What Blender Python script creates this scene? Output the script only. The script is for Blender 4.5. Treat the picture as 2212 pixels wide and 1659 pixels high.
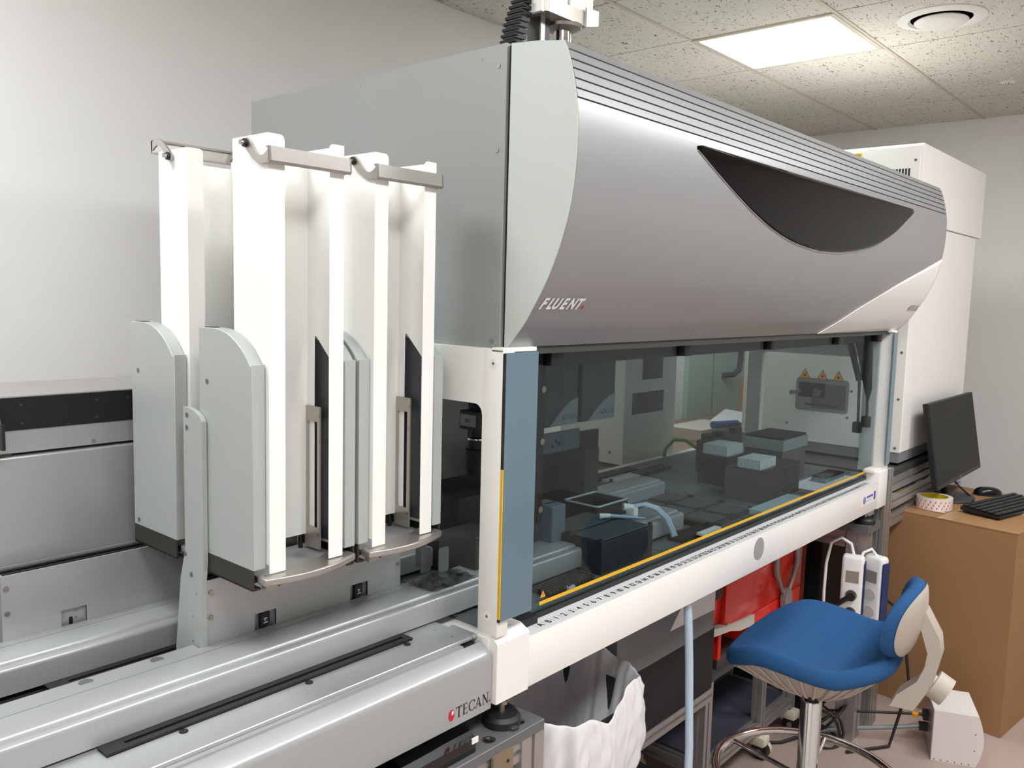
import bpy, bmesh, math, random
from mathutils import Vector, Matrix
random.seed(7)
S = bpy.context.scene
for o in list(bpy.data.objects): bpy.data.objects.remove(o)
COL = S.collection

# ------------------------------------------------------------------ camera, world, lights, exposure
cam_d = bpy.data.cameras.new('camera'); cam_d.sensor_width = 36; cam_d.lens = 29.926; cam_d.clip_start = .02
cam = bpy.data.objects.new('camera', cam_d); COL.objects.link(cam); S.camera = cam
yaw, pitch, roll = 0.71526, -0.10443, 0.02534
F = Vector((math.cos(yaw)*math.cos(pitch), math.sin(yaw)*math.cos(pitch), math.sin(pitch)))
Rt = Vector((math.sin(yaw), -math.cos(yaw), 0)); Up = Rt.cross(F)
R2 = math.cos(roll)*Rt + math.sin(roll)*Up; U2 = -math.sin(roll)*Rt + math.cos(roll)*Up
m = Matrix((R2, U2, -F)).transposed().to_4x4(); m.translation = Vector((-1.0983, -0.973, 1.6073)); cam.matrix_world = m

W = bpy.data.worlds.new('world'); S.world = W; W.use_nodes = True
W.node_tree.nodes['Background'].inputs[0].default_value = (.9, .95, 1, 1)
W.node_tree.nodes['Background'].inputs[1].default_value = .05
S.view_settings.view_transform = 'Standard'; S.view_settings.look = 'None'
S.view_settings.exposure = 0.0; S.view_settings.gamma = 1; S.view_settings.use_curve_mapping = False
LIGHT = 23.0          # radiance of the LED ceiling panels

# ------------------------------------------------------------------ materials
def lin(c): return tuple((v/255/12.92 if v/255 <= .04045 else ((v/255+.055)/1.055)**2.4) for v in c)
MATS = {}
def mat(name, rgb, rough=.5, metal=0., bump=0., bs=300., var=.03, vs=3., spec=.5, coat=0., sub=0.):
    if name in MATS: return MATS[name]
    M = bpy.data.materials.new(name); M.use_nodes = True; nt = M.node_tree; b = nt.nodes['Principled BSDF']
    c = lin(rgb)
    tc = nt.nodes.new('ShaderNodeNewGeometry'); nz = nt.nodes.new('ShaderNodeTexNoise'); nz.inputs['Scale'].default_value = vs; nz.inputs['Detail'].default_value = 3
    nt.links.new(tc.outputs['Position'], nz.inputs['Vector'])
    mx = nt.nodes.new('ShaderNodeMix'); mx.data_type = 'RGBA'
    mx.inputs['A'].default_value = tuple(v*(1-var) for v in c)+(1,); mx.inputs['B'].default_value = tuple(min(1, v*(1+var)) for v in c)+(1,)
    nt.links.new(nz.outputs['Fac'], mx.inputs['Factor']); nt.links.new(mx.outputs['Result'], b.inputs['Base Color'])
    b.inputs['Roughness'].default_value = rough; b.inputs['Metallic'].default_value = metal
    b.inputs['Specular IOR Level'].default_value = spec
    if coat: b.inputs['Coat Weight'].default_value = coat; b.inputs['Coat Roughness'].default_value = .05
    if bump:
        n2 = nt.nodes.new('ShaderNodeTexNoise'); n2.inputs['Scale'].default_value = bs; n2.inputs['Detail'].default_value = 4
        nt.links.new(tc.outputs['Position'], n2.inputs['Vector'])
        bp = nt.nodes.new('ShaderNodeBump'); bp.inputs['Strength'].default_value = bump; bp.inputs['Distance'].default_value = .002
        nt.links.new(n2.outputs['Fac'], bp.inputs['Height']); nt.links.new(bp.outputs['Normal'], b.inputs['Normal'])
    MATS[name] = M; return M
def glass(name, tint, refl=1.0, rough=.01):
    M = bpy.data.materials.new(name); M.use_nodes = True; nt = M.node_tree; nt.nodes.clear()
    out = nt.nodes.new('ShaderNodeOutputMaterial'); mix = nt.nodes.new('ShaderNodeMixShader'); tr = nt.nodes.new('ShaderNodeBsdfTransparent')
    gl = nt.nodes.new('ShaderNodeBsdfGlossy'); fr = nt.nodes.new('ShaderNodeFresnel'); mu = nt.nodes.new('ShaderNodeMath'); mu.operation = 'MULTIPLY'
    nz = nt.nodes.new('ShaderNodeTexNoise'); nz.inputs['Scale'].default_value = 1.5
    mx = nt.nodes.new('ShaderNodeMix'); mx.data_type = 'RGBA'; mx.inputs['A'].default_value = tuple(v*.97 for v in tint)+(1,); mx.inputs['B'].default_value = tuple(tint)+(1,)
    nt.links.new(nz.outputs['Fac'], mx.inputs['Factor']); nt.links.new(mx.outputs['Result'], tr.inputs[0])
    fr.inputs[0].default_value = 1.5; mu.inputs[1].default_value = refl; gl.inputs['Roughness'].default_value = rough
    nt.links.new(fr.outputs[0], mu.inputs[0]); nt.links.new(mu.outputs[0], mix.inputs[0]); nt.links.new(tr.outputs[0], mix.inputs[1]); nt.links.new(gl.outputs[0], mix.inputs[2])
    nt.links.new(mix.outputs[0], out.inputs[0]); MATS[name] = M; return M
def emit(name, rgb, st):
    M = bpy.data.materials.new(name); M.use_nodes = True; nt = M.node_tree; nt.nodes.clear()
    out = nt.nodes.new('ShaderNodeOutputMaterial'); e = nt.nodes.new('ShaderNodeEmission'); e.inputs[0].default_value = tuple(rgb)+(1,); e.inputs[1].default_value = st
    nt.links.new(e.outputs[0], out.inputs[0]); MATS[name] = M; return M

WHITE = mat('white_powder_coat', (246, 245, 239), .45, bump=.03, bs=900)
WHITE2 = mat('warm_white_panel', (247, 243, 238), .4)
SILVER = mat('silver_paint', (178, 180, 181), .33, .35, bump=.05, bs=1500, spec=.6)
SHELLG = mat('stacker_grey_paint', (178, 183, 180), .45, .15, bump=.08, bs=1500)
HOODG = mat('hood_metallic_grey', (166, 167, 168), .38, .5, bump=.04, bs=1800, spec=.6)
CAPG = mat('hood_end_grey', (192, 198, 192), .5, .1, bump=.05, bs=1500)
SIDEG = mat('hood_side_grey', (150, 154, 151), .45, .2, bump=.06, bs=1500)
DARKG = mat('dark_grey_paint', (62, 62, 60), .5)
SLATE = mat('slate_blue_plastic', (70, 88, 98), .4)
BLUEG = mat('blue_back_painted_glass', (96, 122, 135), .08, spec=.7, coat=.6)
BLACK = mat('black_plastic', (24, 24, 25), .45)
BLACKM = mat('matte_black_anodised', (20, 20, 21), .7)
GLOSSB = mat('glossy_black_visor', (5, 5, 6), .03, spec=.16)
DECKG = mat('deck_grey', (112, 120, 122), .5, .2)
CARRB = mat('carrier_brown_black', (52, 48, 46), .55)
PADG = mat('carrier_pad_grey', (86, 88, 88), .6)
STEEL = mat('brushed_steel', (172, 166, 158), .3, .9, bump=.05, bs=600)
BRONZE = mat('satin_nickel_handle', (182, 178, 173), .32, .75)
BEIGEM = mat('nickel_bracket', (182, 176, 166), .35, .7)
CHROME = mat('chrome', (215, 212, 210), .08, 1.0)
ALU = mat('aluminium_profile', (182, 180, 178), .35, .7)
ALUD = mat('aluminium_dark_top', (118, 120, 122), .45, .4)
YELLOW = mat('safety_yellow', (232, 178, 20), .45)
WYEL = mat('warning_orange', (244, 170, 50), .5)
RED = mat('red_gloss_plastic', (226, 36, 20), .22, spec=.6, coat=.3)
REDL = mat('logo_red', (205, 24, 38), .4)
INK = mat('black_ink', (22, 22, 24), .6)
INKW = mat('white_ink', (240, 240, 238), .5)
CARD = mat('brown_cardboard', (160, 120, 80), .85, bump=.1, bs=120, var=.08, vs=6)
BLUEF = mat('blue_fabric', (44, 88, 136), .9, bump=.35, bs=1600, var=.06, vs=30, spec=.2)
BEIGEP = mat('beige_plastic', (190, 180, 168), .5)
PAPER = mat('white_paper', (236, 238, 240), .7)
NAVY = mat('navy_plastic', (22, 44, 96), .4)
CREAM = mat('cream_caster', (226, 218, 196), .45)
GREYUNIT = mat('unit_grey', (118, 122, 126), .45, .2)
GREYC = mat('grey_cable', (142, 148, 154), .45)
GREENC = mat('green_cable', (70, 160, 60), .5)
PALEBLUE = mat('pale_blue_tubing', (186, 206, 222), .3, spec=.6)
WOODB = mat('brown_bench', (140, 118, 98), .6)
SCREEN = mat('monitor_screen', (20, 20, 20), .5, spec=.25)
PANE = glass('smoked_window_glass', (.80, .85, .86), .12)
CLEAR = glass('clear_acrylic', (.90, .93, .93), 1.3, .03)
CLEARD = glass('clear_smoked_case', (.72, .78, .80), 1.5, .05)
FILM = glass('plastic_film', (.72, .74, .74), 2.2, .15)
LED = emit('led_diffuser', (.965, .985, 1.0), LIGHT)

# ------------------------------------------------------------------ mesh helpers
class G:
    def __init__(s): s.bm = bmesh.new()
    def _new(s, f0): return [f for f in s.bm.faces if f.index == -1]
    def box(s, x0, x1, y0, y1, z0, z1, b=0, seg=2):
        r = bmesh.ops.create_cube(s.bm, size=1); vs = r['verts']
        for v in vs: v.co = Vector(((x0+x1)/2+v.co.x*(x1-x0), (y0+y1)/2+v.co.y*(y1-y0), (z0+z1)/2+v.co.z*(z1-z0)))
        if b:
            es = list({e for v in vs for e in v.link_edges})
            bmesh.ops.bevel(s.bm, geom=es, offset=b, segments=seg, affect='EDGES', profile=.5)
        return s
    def poly(s, pts, axis, a, b):
        def P(p, t): return (t, p[0], p[1]) if axis == 'x' else (p[0], t, p[1]) if axis == 'y' else (p[0], p[1], t)
        A = [s.bm.verts.new(P(p, a)) for p in pts]; B = [s.bm.verts.new(P(p, b)) for p in pts]; n = len(pts)
        fs = [s.bm.faces.new(A), s.bm.faces.new(B[::-1])]
        for i in range(n): fs.append(s.bm.faces.new((A[i], B[i], B[(i+1) % n], A[(i+1) % n])))
        bmesh.ops.recalc_face_normals(s.bm, faces=fs); return s
    def cyl(s, p0, p1, r, r2=None, n=16):
        p0 = Vector(p0); p1 = Vector(p1); r2 = r if r2 is None else r2; d = (p1-p0).normalized()
        a = d.orthogonal().normalized(); b = d.cross(a)
        A = [s.bm.verts.new(p0+r*(math.cos(2*math.pi*i/n)*a+math.sin(2*math.pi*i/n)*b)) for i in range(n)]
        B = [s.bm.verts.new(p1+r2*(math.cos(2*math.pi*i/n)*a+math.sin(2*math.pi*i/n)*b)) for i in range(n)]
        fs = [s.bm.faces.new(A[::-1]), s.bm.faces.new(B)]
        for i in range(n): fs.append(s.bm.faces.new((A[i], A[(i+1) % n], B[(i+1) % n], B[i])))
        bmesh.ops.recalc_face_normals(s.bm, faces=fs); return s
    def tube(s, path, r, n=8, closed=False):
        P = [Vector(p) for p in path]; m_ = len(P); rings = []; prev = None
        for i in range(m_):
            if closed: t = P[(i+1) % m_]-P[i-1]
            else: t = P[min(i+1, m_-1)]-P[max(i-1, 0)]
            t.normalize()
            a = (prev - prev.dot(t)*t) if prev is not None else t.orthogonal()
            if a.length < 1e-6: a = t.orthogonal()
            a.normalize(); prev = a; b = t.cross(a); rr = r[i] if isinstance(r, (list, tuple)) else r
            rings.append([s.bm.verts.new(P[i]+rr*(math.cos(2*math.pi*k/n)*a+math.sin(2*math.pi*k/n)*b)) for k in range(n)])
        fs = []
        for i in range(m_ if closed else m_-1):
            A = rings[i]; B = rings[(i+1) % m_]
            for k in range(n): fs.append(s.bm.faces.new((A[k], A[(k+1) % n], B[(k+1) % n], B[k])))
        if not closed: fs += [s.bm.faces.new(rings[0][::-1]), s.bm.faces.new(rings[-1])]
        bmesh.ops.recalc_face_normals(s.bm, faces=fs); return s
    def lathe(s, prof, c=(0, 0, 0), n=32, sx=1, sy=1):
        rings = []
        for r, z in prof: rings.append([s.bm.verts.new((c[0]+sx*r*math.cos(2*math.pi*k/n), c[1]+sy*r*math.sin(2*math.pi*k/n), c[2]+z)) for k in range(n)])
        fs = []
        for i in range(len(prof)-1):
            for k in range(n): fs.append(s.bm.faces.new((rings[i][k], rings[i][(k+1) % n], rings[i+1][(k+1) % n], rings[i+1][k])))
        fs += [s.bm.faces.new(rings[0][::-1]), s.bm.faces.new(rings[-1])]
        bmesh.ops.recalc_face_normals(s.bm, faces=fs); return s
    def grid(s, fn, nu, nv, closed_u=False):
        V = [[s.bm.verts.new(fn(i/nu, j/nv)) for j in range(nv+1)] for i in range(nu if closed_u else nu+1)]
        k = len(V)
        for i in range(nu):
            for j in range(nv): s.bm.faces.new((V[i][j], V[(i+1) % k][j], V[(i+1) % k][j+1], V[i][j+1]))
        return s
    def raw(s, verts, faces):
        V = [s.bm.verts.new(v) for v in verts]
        for f in faces:
            try: s.bm.faces.new([V[i] for i in f])
            except ValueError: pass
        return s
OFF = {}
def finish(o, M, smooth, parent):
    o.data.materials.append(M)
    if smooth:
        for p in o.data.polygons: p.use_smooth = True
        o.data.set_sharp_from_angle(angle=math.radians(smooth if smooth > 1 else 35))
    if parent is not None: o.parent = parent
    return o
def obj(g, name, M, parent=None, smooth=35):
    me = bpy.data.meshes.new(name)
    if parent is not None:
        bmesh.ops.translate(g.bm, verts=g.bm.verts, vec=-OFF.get(parent.name, Vector()))
    g.bm.to_mesh(me); g.bm.free(); o = bpy.data.objects.new(name, me); COL.objects.link(o)
    if parent is not None: OFF[o.name] = OFF.get(parent.name, Vector())
    return finish(o, M, smooth, parent)
def thing(name, label, cat, loc=(0, 0, 0), rotz=0, group=None, local=False):
    o = bpy.data.objects.new(name, None); COL.objects.link(o); o.location = loc; o.rotation_euler = (0, 0, rotz)
    o.empty_display_size = .05; o['label'] = label; o['category'] = cat
    if group: o['group'] = group
    OFF[o.name] = Vector((0, 0, 0)) if local else Vector(loc)
    return o
def tag(o, label, cat, group=None):
    if o.type == 'MESH' and o.parent is None and o.location.length == 0 and len(o.data.vertices):
        cs = [v.co for v in o.data.vertices]; c = Vector(((min(v.x for v in cs)+max(v.x for v in cs))/2, (min(v.y for v in cs)+max(v.y for v in cs))/2, min(v.z for v in cs)))
        o.data.transform(Matrix.Translation(-c)); o.location = c
    o['label'] = label; o['category'] = cat
    if group: o['group'] = group
    return o
def struct(o): o['kind'] = 'structure'; return o
def stuff(o): o['kind'] = 'stuff'; return o
def rebase(o, loc):
    o.data.transform(Matrix.Translation(-Vector(loc))); o.location = loc; return o
def copy_tree(o, parent=None):
    c = o.copy(); COL.objects.link(c); c.parent = parent
    OFF[c.name] = OFF.get(o.name, Vector())
    for ch in list(o.children): copy_tree(ch, c)
    return c
def dup_part(o, delta):
    c = o.copy(); COL.objects.link(c); c.location = o.location+Vector(delta); return c
def rrect(x0, x1, y0, y1, r, n=5):
    out = []
    for cx, cy, a0 in ((x1-r, y1-r, 0), (x0+r, y1-r, 90), (x0+r, y0+r, 180), (x1-r, y0+r, 270)):
        for i in range(n+1):
            a = math.radians(a0+90*i/n); out.append((cx+r*math.cos(a), cy+r*math.sin(a)))
    return out
def circ(cx, cy, r, n=16, ry=None):
    ry = ry or r
    return [(cx+r*math.cos(2*math.pi*i/n), cy+ry*math.sin(2*math.pi*i/n)) for i in range(n)]
# glyphs of the built-in sans font, as flat mesh data
GL = {}
def glyph(ch, bold=0., shear=0.):
    key = (ch, bold, shear)
    if key in GL: return GL[key]
    cu = bpy.data.curves.new('g', 'FONT'); cu.body = ch; cu.size = 1; cu.offset = bold; cu.shear = shear; cu.resolution_u = 4
    t = bpy.data.objects.new('g', cu); COL.objects.link(t); bpy.context.view_layer.update()
    dg = bpy.context.evaluated_depsgraph_get(); me = t.evaluated_get(dg).to_mesh()
    V = [v.co.copy() for v in me.vertices]; Fc = [list(p.vertices) for p in me.polygons]
    w = max([v.x for v in V])-min([v.x for v in V]) if V else .3; x0 = min([v.x for v in V]) if V else 0
    t.evaluated_get(dg).to_mesh_clear(); bpy.data.objects.remove(t); bpy.data.curves.remove(cu)
    GL[key] = ([(v.x-x0, v.y) for v in V], Fc, w); return GL[key]
def text(g, s, fn, size, gap=.12, bold=0., shear=0., center=True):
    tot = 0; parts = []
    for ch in s:
        if ch == ' ': tot += .35; continue
        V, Fc, w = glyph(ch, bold, shear); parts.append((tot, V, Fc)); tot += w+gap
    tot -= gap; o = -tot/2 if center else 0
    for t, V, Fc in parts: g.raw([fn((v[0]+t+o)*size, v[1]*size) for v in V], Fc)
    return tot*size
# TECAN word-mark: serif capitals drawn as strokes, unit height
def arc(cx, cy, r0, r1, a0, a1, n=14, ex=1.0):
    out = []
    for i in range(n):
        a = math.radians(a0+(a1-a0)*i/n); b = math.radians(a0+(a1-a0)*(i+1)/n)
        k = lambda t: .25+.75*abs(math.cos(t))
        out.append([(cx+ex*r1*math.cos(a), cy+r1*math.sin(a)), (cx+ex*r1*math.cos(b), cy+r1*math.sin(b)),
                    (cx+ex*(r1-(r1-r0)*k(b))*math.cos(b), cy+(r1-(r1-r0)*k(b))*math.sin(b)), (cx+ex*(r1-(r1-r0)*k(a))*math.cos(a), cy+(r1-(r1-r0)*k(a))*math.sin(a))])
    return out
def q(x0, y0, x1, y1): return [(x0, y0), (x1, y0), (x1, y1), (x0, y1)]
SER = {
 'T': (.72, [q(.0, .93, .72, 1), q(0, .76, .05, 1), q(.67, .76, .72, 1), q(.29, 0, .43, 1), q(.19, 0, .53, .05)]),
 'E': (.62, [q(.08, 0, .22, 1), q(0, .95, .56, 1), q(0, 0, .6, .05), q(.22, .49, .44, .55), q(.51, .78, .56, 1), q(.56, 0, .61, .24), q(.42, .4, .46, .64)]),
 'C': (.74, arc(.46, .5, .36, .5, 40, 320, 20, .9)+[q(.74, .7, .79, .97), q(.79, .1, .82, .3)]),
 'A': (.80, [[(.06, 0), (.11, 0), (.42, .9), (.38, 1)], [(.38, 1), (.44, 1), (.76, 0), (.6, 0)], q(.2, .3, .6, .36), q(0, 0, .22, .05), q(.5, 0, .84, .05)]),
 'N': (.80, [q(.1, 0, .15, 1), q(.69, 0, .74, 1), [(.03, 1), (.2, 1), (.74, 0), (.62, 0)], q(0, 0, .26, .05), q(.58, .95, .84, 1)]),
}
def tecan(parent, fn, size, name='logo'):
    """fn(u, v) maps text plane to 3D; origin at the lower left of the red ball"""
    g = G(); x = .95
    for ch in 'TECAN':
        w, ps = SER[ch]
        for p in ps: g.raw([fn((x+a)*size, b*size) for a, b in p], [list(range(len(p)))])
        x += w+.13
    lo = obj(g, name+'_letters', INK, parent, 0)
    g = G(); g.raw([fn((a)*size, b*size) for a, b in circ(.38, .48, .36, 24, .52)], [list(range(24))])
    g.raw([fn((a)*size, b*size) for a, b in circ(x+.06, .1, .1, 14)], [list(range(14))]); obj(g, name+'_ball', REDL, parent, 0)
    g = G(); g.raw([(lambda p: p)(fn((a)*size, b*size, .0004)) for a, b in circ(.48, .68, .14, 12, .2)], [list(range(12))]); obj(g, name+'_glint', INKW, parent, 0)
# ------------------------------------------------------------------ room shell
CEIL = 2.685; XL, XR, YF, YB = -3.2, 4.455, -3.2, 1.43
WALLM = mat('wall_white', (238, 237, 234), .85, bump=.05, bs=60)
FLOORM = mat('floor_pinkish_vinyl', (180, 160, 150), .6, bump=.05, bs=200, var=.1, vs=2.5)
def wall(name, x0, x1, y0, y1, z0=0, z1=CEIL+.1):
    o = obj(G().box(x0, x1, y0, y1, z0, z1), name, WALLM, None, 0); return struct(o)
wall('wall_back', XL-.1, XR+.1, YB, YB+.1); wall('wall_right', XR, XR+.1, YF, YB)
wall('wall_front', XL-.1, XR+.1, YF-.1, YF); wall('wall_left', XL-.1, XL, YF, YB)
struct(obj(G().box(XL-.1, XR+.1, YF-.1, YB+.1, -.1, 0), 'floor', FLOORM, None, 0))
SEAMM = mat('ceiling_seam', (118, 104, 86), .9)
ceil_o = struct(obj(G().box(XL-.1, XR+.1, YF-.1, YB+.1, CEIL+.012, CEIL+.1), 'ceiling', SEAMM, None, 0))
def tilemat():
    M = bpy.data.materials.new('fissured_ceiling_tile'); M.use_nodes = True; nt = M.node_tree; b = nt.nodes['Principled BSDF']; b.inputs['Roughness'].default_value = .95
    ge = nt.nodes.new('ShaderNodeNewGeometry'); mp = nt.nodes.new('ShaderNodeMapping'); mp.inputs['Scale'].default_value = (1.0, 2.1, 1)
    nz = nt.nodes.new('ShaderNodeTexNoise'); nz.inputs['Scale'].default_value = 50; nz.inputs['Detail'].default_value = 2.5; nz.inputs['Distortion'].default_value = 1.2
    rp = nt.nodes.new('ShaderNodeValToRGB'); rp.color_ramp.elements[0].position = .628; rp.color_ramp.elements[1].position = .655
    rp.color_ramp.elements[0].color = lin((218, 213, 203))+(1,); rp.color_ramp.elements[1].color = lin((96, 84, 74))+(1,)
    bp = nt.nodes.new('ShaderNodeBump'); bp.inputs['Strength'].default_value = .4; bp.inputs['Distance'].default_value = .004; bp.invert = True
    nt.links.new(ge.outputs['Position'], mp.inputs['Vector']); nt.links.new(mp.outputs[0], nz.inputs['Vector']); nt.links.new(nz.outputs['Fac'], rp.inputs[0])
    nt.links.new(rp.outputs[0], b.inputs['Base Color']); nt.links.new(nz.outputs['Fac'], bp.inputs['Height']); nt.links.new(bp.outputs[0], b.inputs['Normal']); return M
TILE = tilemat(); TBAR = mat('ceiling_tee_bar', (196, 188, 172), .6)
DX, DY = .575, .603
tx = lambda k: XR-DX*(k+1)
ty = lambda k: .31+DY*k
lamps = [(3, 0), (9, 0), (3, -3), (5, -3), (7, -3), (9, -3), (11, -3)]  # first panel is seen; the others are unseen, added to brighten the room
t0 = None
for kx in range(0, 14):
    for ky in range(-6, 2):
        x0, y0 = tx(kx), ty(ky)
        if x0 < XL-.4 or (kx, ky) in lamps: continue
        y1 = min(y0+DY, YB); 
        if y1-y0 < .05 or y0 < YF-.45: continue
        full = abs(y1-y0-DY) < 1e-6
        if full and t0 is not None:
            c = t0.copy(); COL.objects.link(c); c.location = (x0, y0, 0); continue
        o = obj(G().box(.0034, DX-.0034, .004, y1-y0-.004, CEIL, CEIL+.012), 'ceiling_tile', TILE, ceil_o, 0); o.location = (x0, y0, 0)
        if full and t0 is None: t0 = o
for ky in range(-5, 2):
    obj(G().box(XL, XR, ty(ky)-.0085, ty(ky)+.0085, CEIL-.004, CEIL+.002, .0015, 1), 'tee_bar', TBAR, ceil_o, 0)
for i, (kx, ky) in enumerate(lamps):
    x0, y0 = tx(kx), ty(ky)
    lab = 'square white LED panel glowing in the ceiling beside the round air diffuser' if i == 0 else 'square white LED ceiling panel outside the picture'
    L = thing('ceiling_light', lab, 'ceiling light', (x0+DX/2, y0+DY/2, CEIL-.004), group='LED panels in the ceiling grid' if i else None)
    g = G()
    for a in ((.004, DX-.004, .004, .026), (.004, DX-.004, DY-.026, DY-.004), (.004, .026, .026, DY-.026), (DX-.026, DX-.004, .026, DY-.026)):
        g.box(x0+a[0], x0+a[1], y0+a[2], y0+a[3], CEIL-.006, CEIL+.004)
    obj(g, 'frame', TBAR, L, 0)
    obj(G().poly(rrect(x0+.026, x0+DX-.026, y0+.026, y0+DY-.026, .012), 'z', CEIL-.003, CEIL+.003), 'diffuser', LED, L, 0)
D = thing('air_diffuser', 'round white air diffuser set in the ceiling right of the light panel', 'vent', (2.456, .02, CEIL))
g = G().lathe([(.155, .0), (.155, -.004), (.135, -.010), (.116, -.011), (.107, -.003), (.107, .0)], (2.456, .02, CEIL), 48); obj(g, 'rim', WHITE, D, 40)
obj(G().lathe([(.107, -.0035), (.0, -.0035)], (2.456, .02, CEIL), 40), 'throat', DARKG, D, 0)
g = G().lathe([(.001, -.026), (.05, -.025), (.088, -.020), (.094, -.014), (.09, -.010), (.001, -.010)], (2.456, .02, CEIL), 48); obj(g, 'disc', WHITE, D, 40)
D = thing('ceiling_sprinkler', 'tiny round sprinkler plate in the ceiling tile near the far wall', 'sprinkler', (3.634, .029, CEIL))
obj(G().lathe([(.032, 0), (.032, -.002), (.016, -.004), (.001, -.004)], (3.634, .029, CEIL), 24), 'plate', WHITE, D, 40)
obj(G().cyl((3.634, .029, CEIL-.004), (3.634, .029, CEIL-.013), .011, .007, 12), 'head', STEEL, D, 40)
# pale green door with a dark pull handle in the back wall, seen through the machine
DOORM = mat('pale_green_door', (176, 196, 184), .45)
d1 = struct(obj(G().box(3.14, 4.05, YB-.03, YB, .02, 2.1, .004), 'door_1', DOORM, None, 0))
obj(G().box(3.425, 3.431, YB-.032, YB-.029, .02, 2.1), 'panel_seam', mat('door_seam', (120, 140, 130), .6), d1, 0)
obj(G().tube([(3.675, YB-.03, 1.62), (3.675, YB-.07, 1.60), (3.675, YB-.08, 1.5), (3.675, YB-.08, 1.25), (3.66, YB-.078, 1.19), (3.61, YB-.07, 1.165), (3.54, YB-.03, 1.16)], .017, 10), 'door_handle', DARKG, d1, 50)

# ------------------------------------------------------------------ transport track left of the machine
TK = thing('transport_track', 'long silver plate transport track running left from the machine', 'conveyor', (-.75, .3, .86))
X0, X1 = -1.7, -.004
obj(G().poly([(.009, .863), (.009, .958), (.0105, .964), (.0145, .9685), (.036, .981), (.036, .863)], 'x', X0, X1), 'front_cover', SILVER, TK, 40)
obj(G().box(X0, -.05, .036, .052, .93, .9845), 'step_panel', SILVER, TK, 0)
obj(G().box(X0, X1, .052, .9, .865, .975), 'base_slab', DARKG, TK, 0)
obj(G().box(X0, -.016, .046, .150, .984, .991, .0012, 1), 'top_plate', SILVER, TK, 0)
obj(G().box(-.0148, -.002, .046, .110, .984, .991, .0012, 1), 'end_plate', SILVER, TK, 0)
obj(G().box(X0, -.03, .16, .88, .975, .985), 'inner_plate', DARKG, TK, 0)
def tecan_map(y): return lambda u, v, e=0: (-.112+u, y-.0006-e, .877+v+.0)
tecan(TK, tecan_map(.009), .0195)
def slot_strip(xa, xb, y0, y1, z):
    g = G(); c = (y0+y1)/2
    g.box(xa, xb, y0, c-.0035, z, z+.0045); g.box(xa, xb, c+.0035, y1, z, z+.0045); g.box(xa, xa+.03, c-.0035, c+.0035, z, z+.0045); g.box(xb-.012, xb, c-.0035, c+.0035, z, z+.0045); g.box(xa, xb, y0, y1, z-.002, z+.001)
    return obj(g, 'slot_strip', BLACK, TK, 0)
slot_strip(-.641, -.104, .110, .138, .991); slot_strip(-.62, -.06, .344, .3765, .992)
for x in (-.124, -.33, -.539, -.748): obj(G().cyl((x, .102, .9905), (x, .102, .9925), .0065, .006, 20), 'hole_plug', BLACK, TK, 40)
for x in (-.06, -.31, -.56): obj(G().cyl((x, .0365, .972), (x, .0345, .972), .004, n=12), 'screw', STEEL, TK, 40)
for x, y in ((-.045, .115), (-.045, .07)): obj(G().cyl((x, y, .991), (x, y, .9915), .0025, n=10), 'screw', STEEL, TK, 40)
def rail(dy, x1):
    p = [(.140, .995), (.140, 1.030), (.1408, 1.0335), (.1435, 1.0365), (.1465, 1.0375), (.155, 1.0378), (.1565, 1.0365), (.1585, 1.0365), (.160, 1.0405), (.163, 1.0420), (.2125, 1.0420), (.2125, 1.040), (.2145, 1.040), (.2145, 1.0420), (.2355, 1.0420), (.2355, .995)]
    return obj(G().poly([(a+dy, b) for a, b in p], 'x', X0, x1), 'rail', SILVER, TK, 50)
rail(0, .9); rail(.238, 1.2)
for dy in (0, .238):
    for x in (-.10, -.02, .06, -.4, -.7): obj(G().cyl((x, .16+dy, .985), (x, .16+dy, .996), .006, n=10), 'rail_foot', STEEL, TK, 40)
obj(G().box(X0, -.44, .2355, .258, 1.034, 1.0405, .001, 1), 'shelf_plate', SILVER, TK, 0)
for x in (-.611, -.506): obj(G().cyl((x, .244, 1.0402), (x, .244, 1.0410), .010, n=24), 'hole_rim', ALUD, TK, 40)
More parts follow.
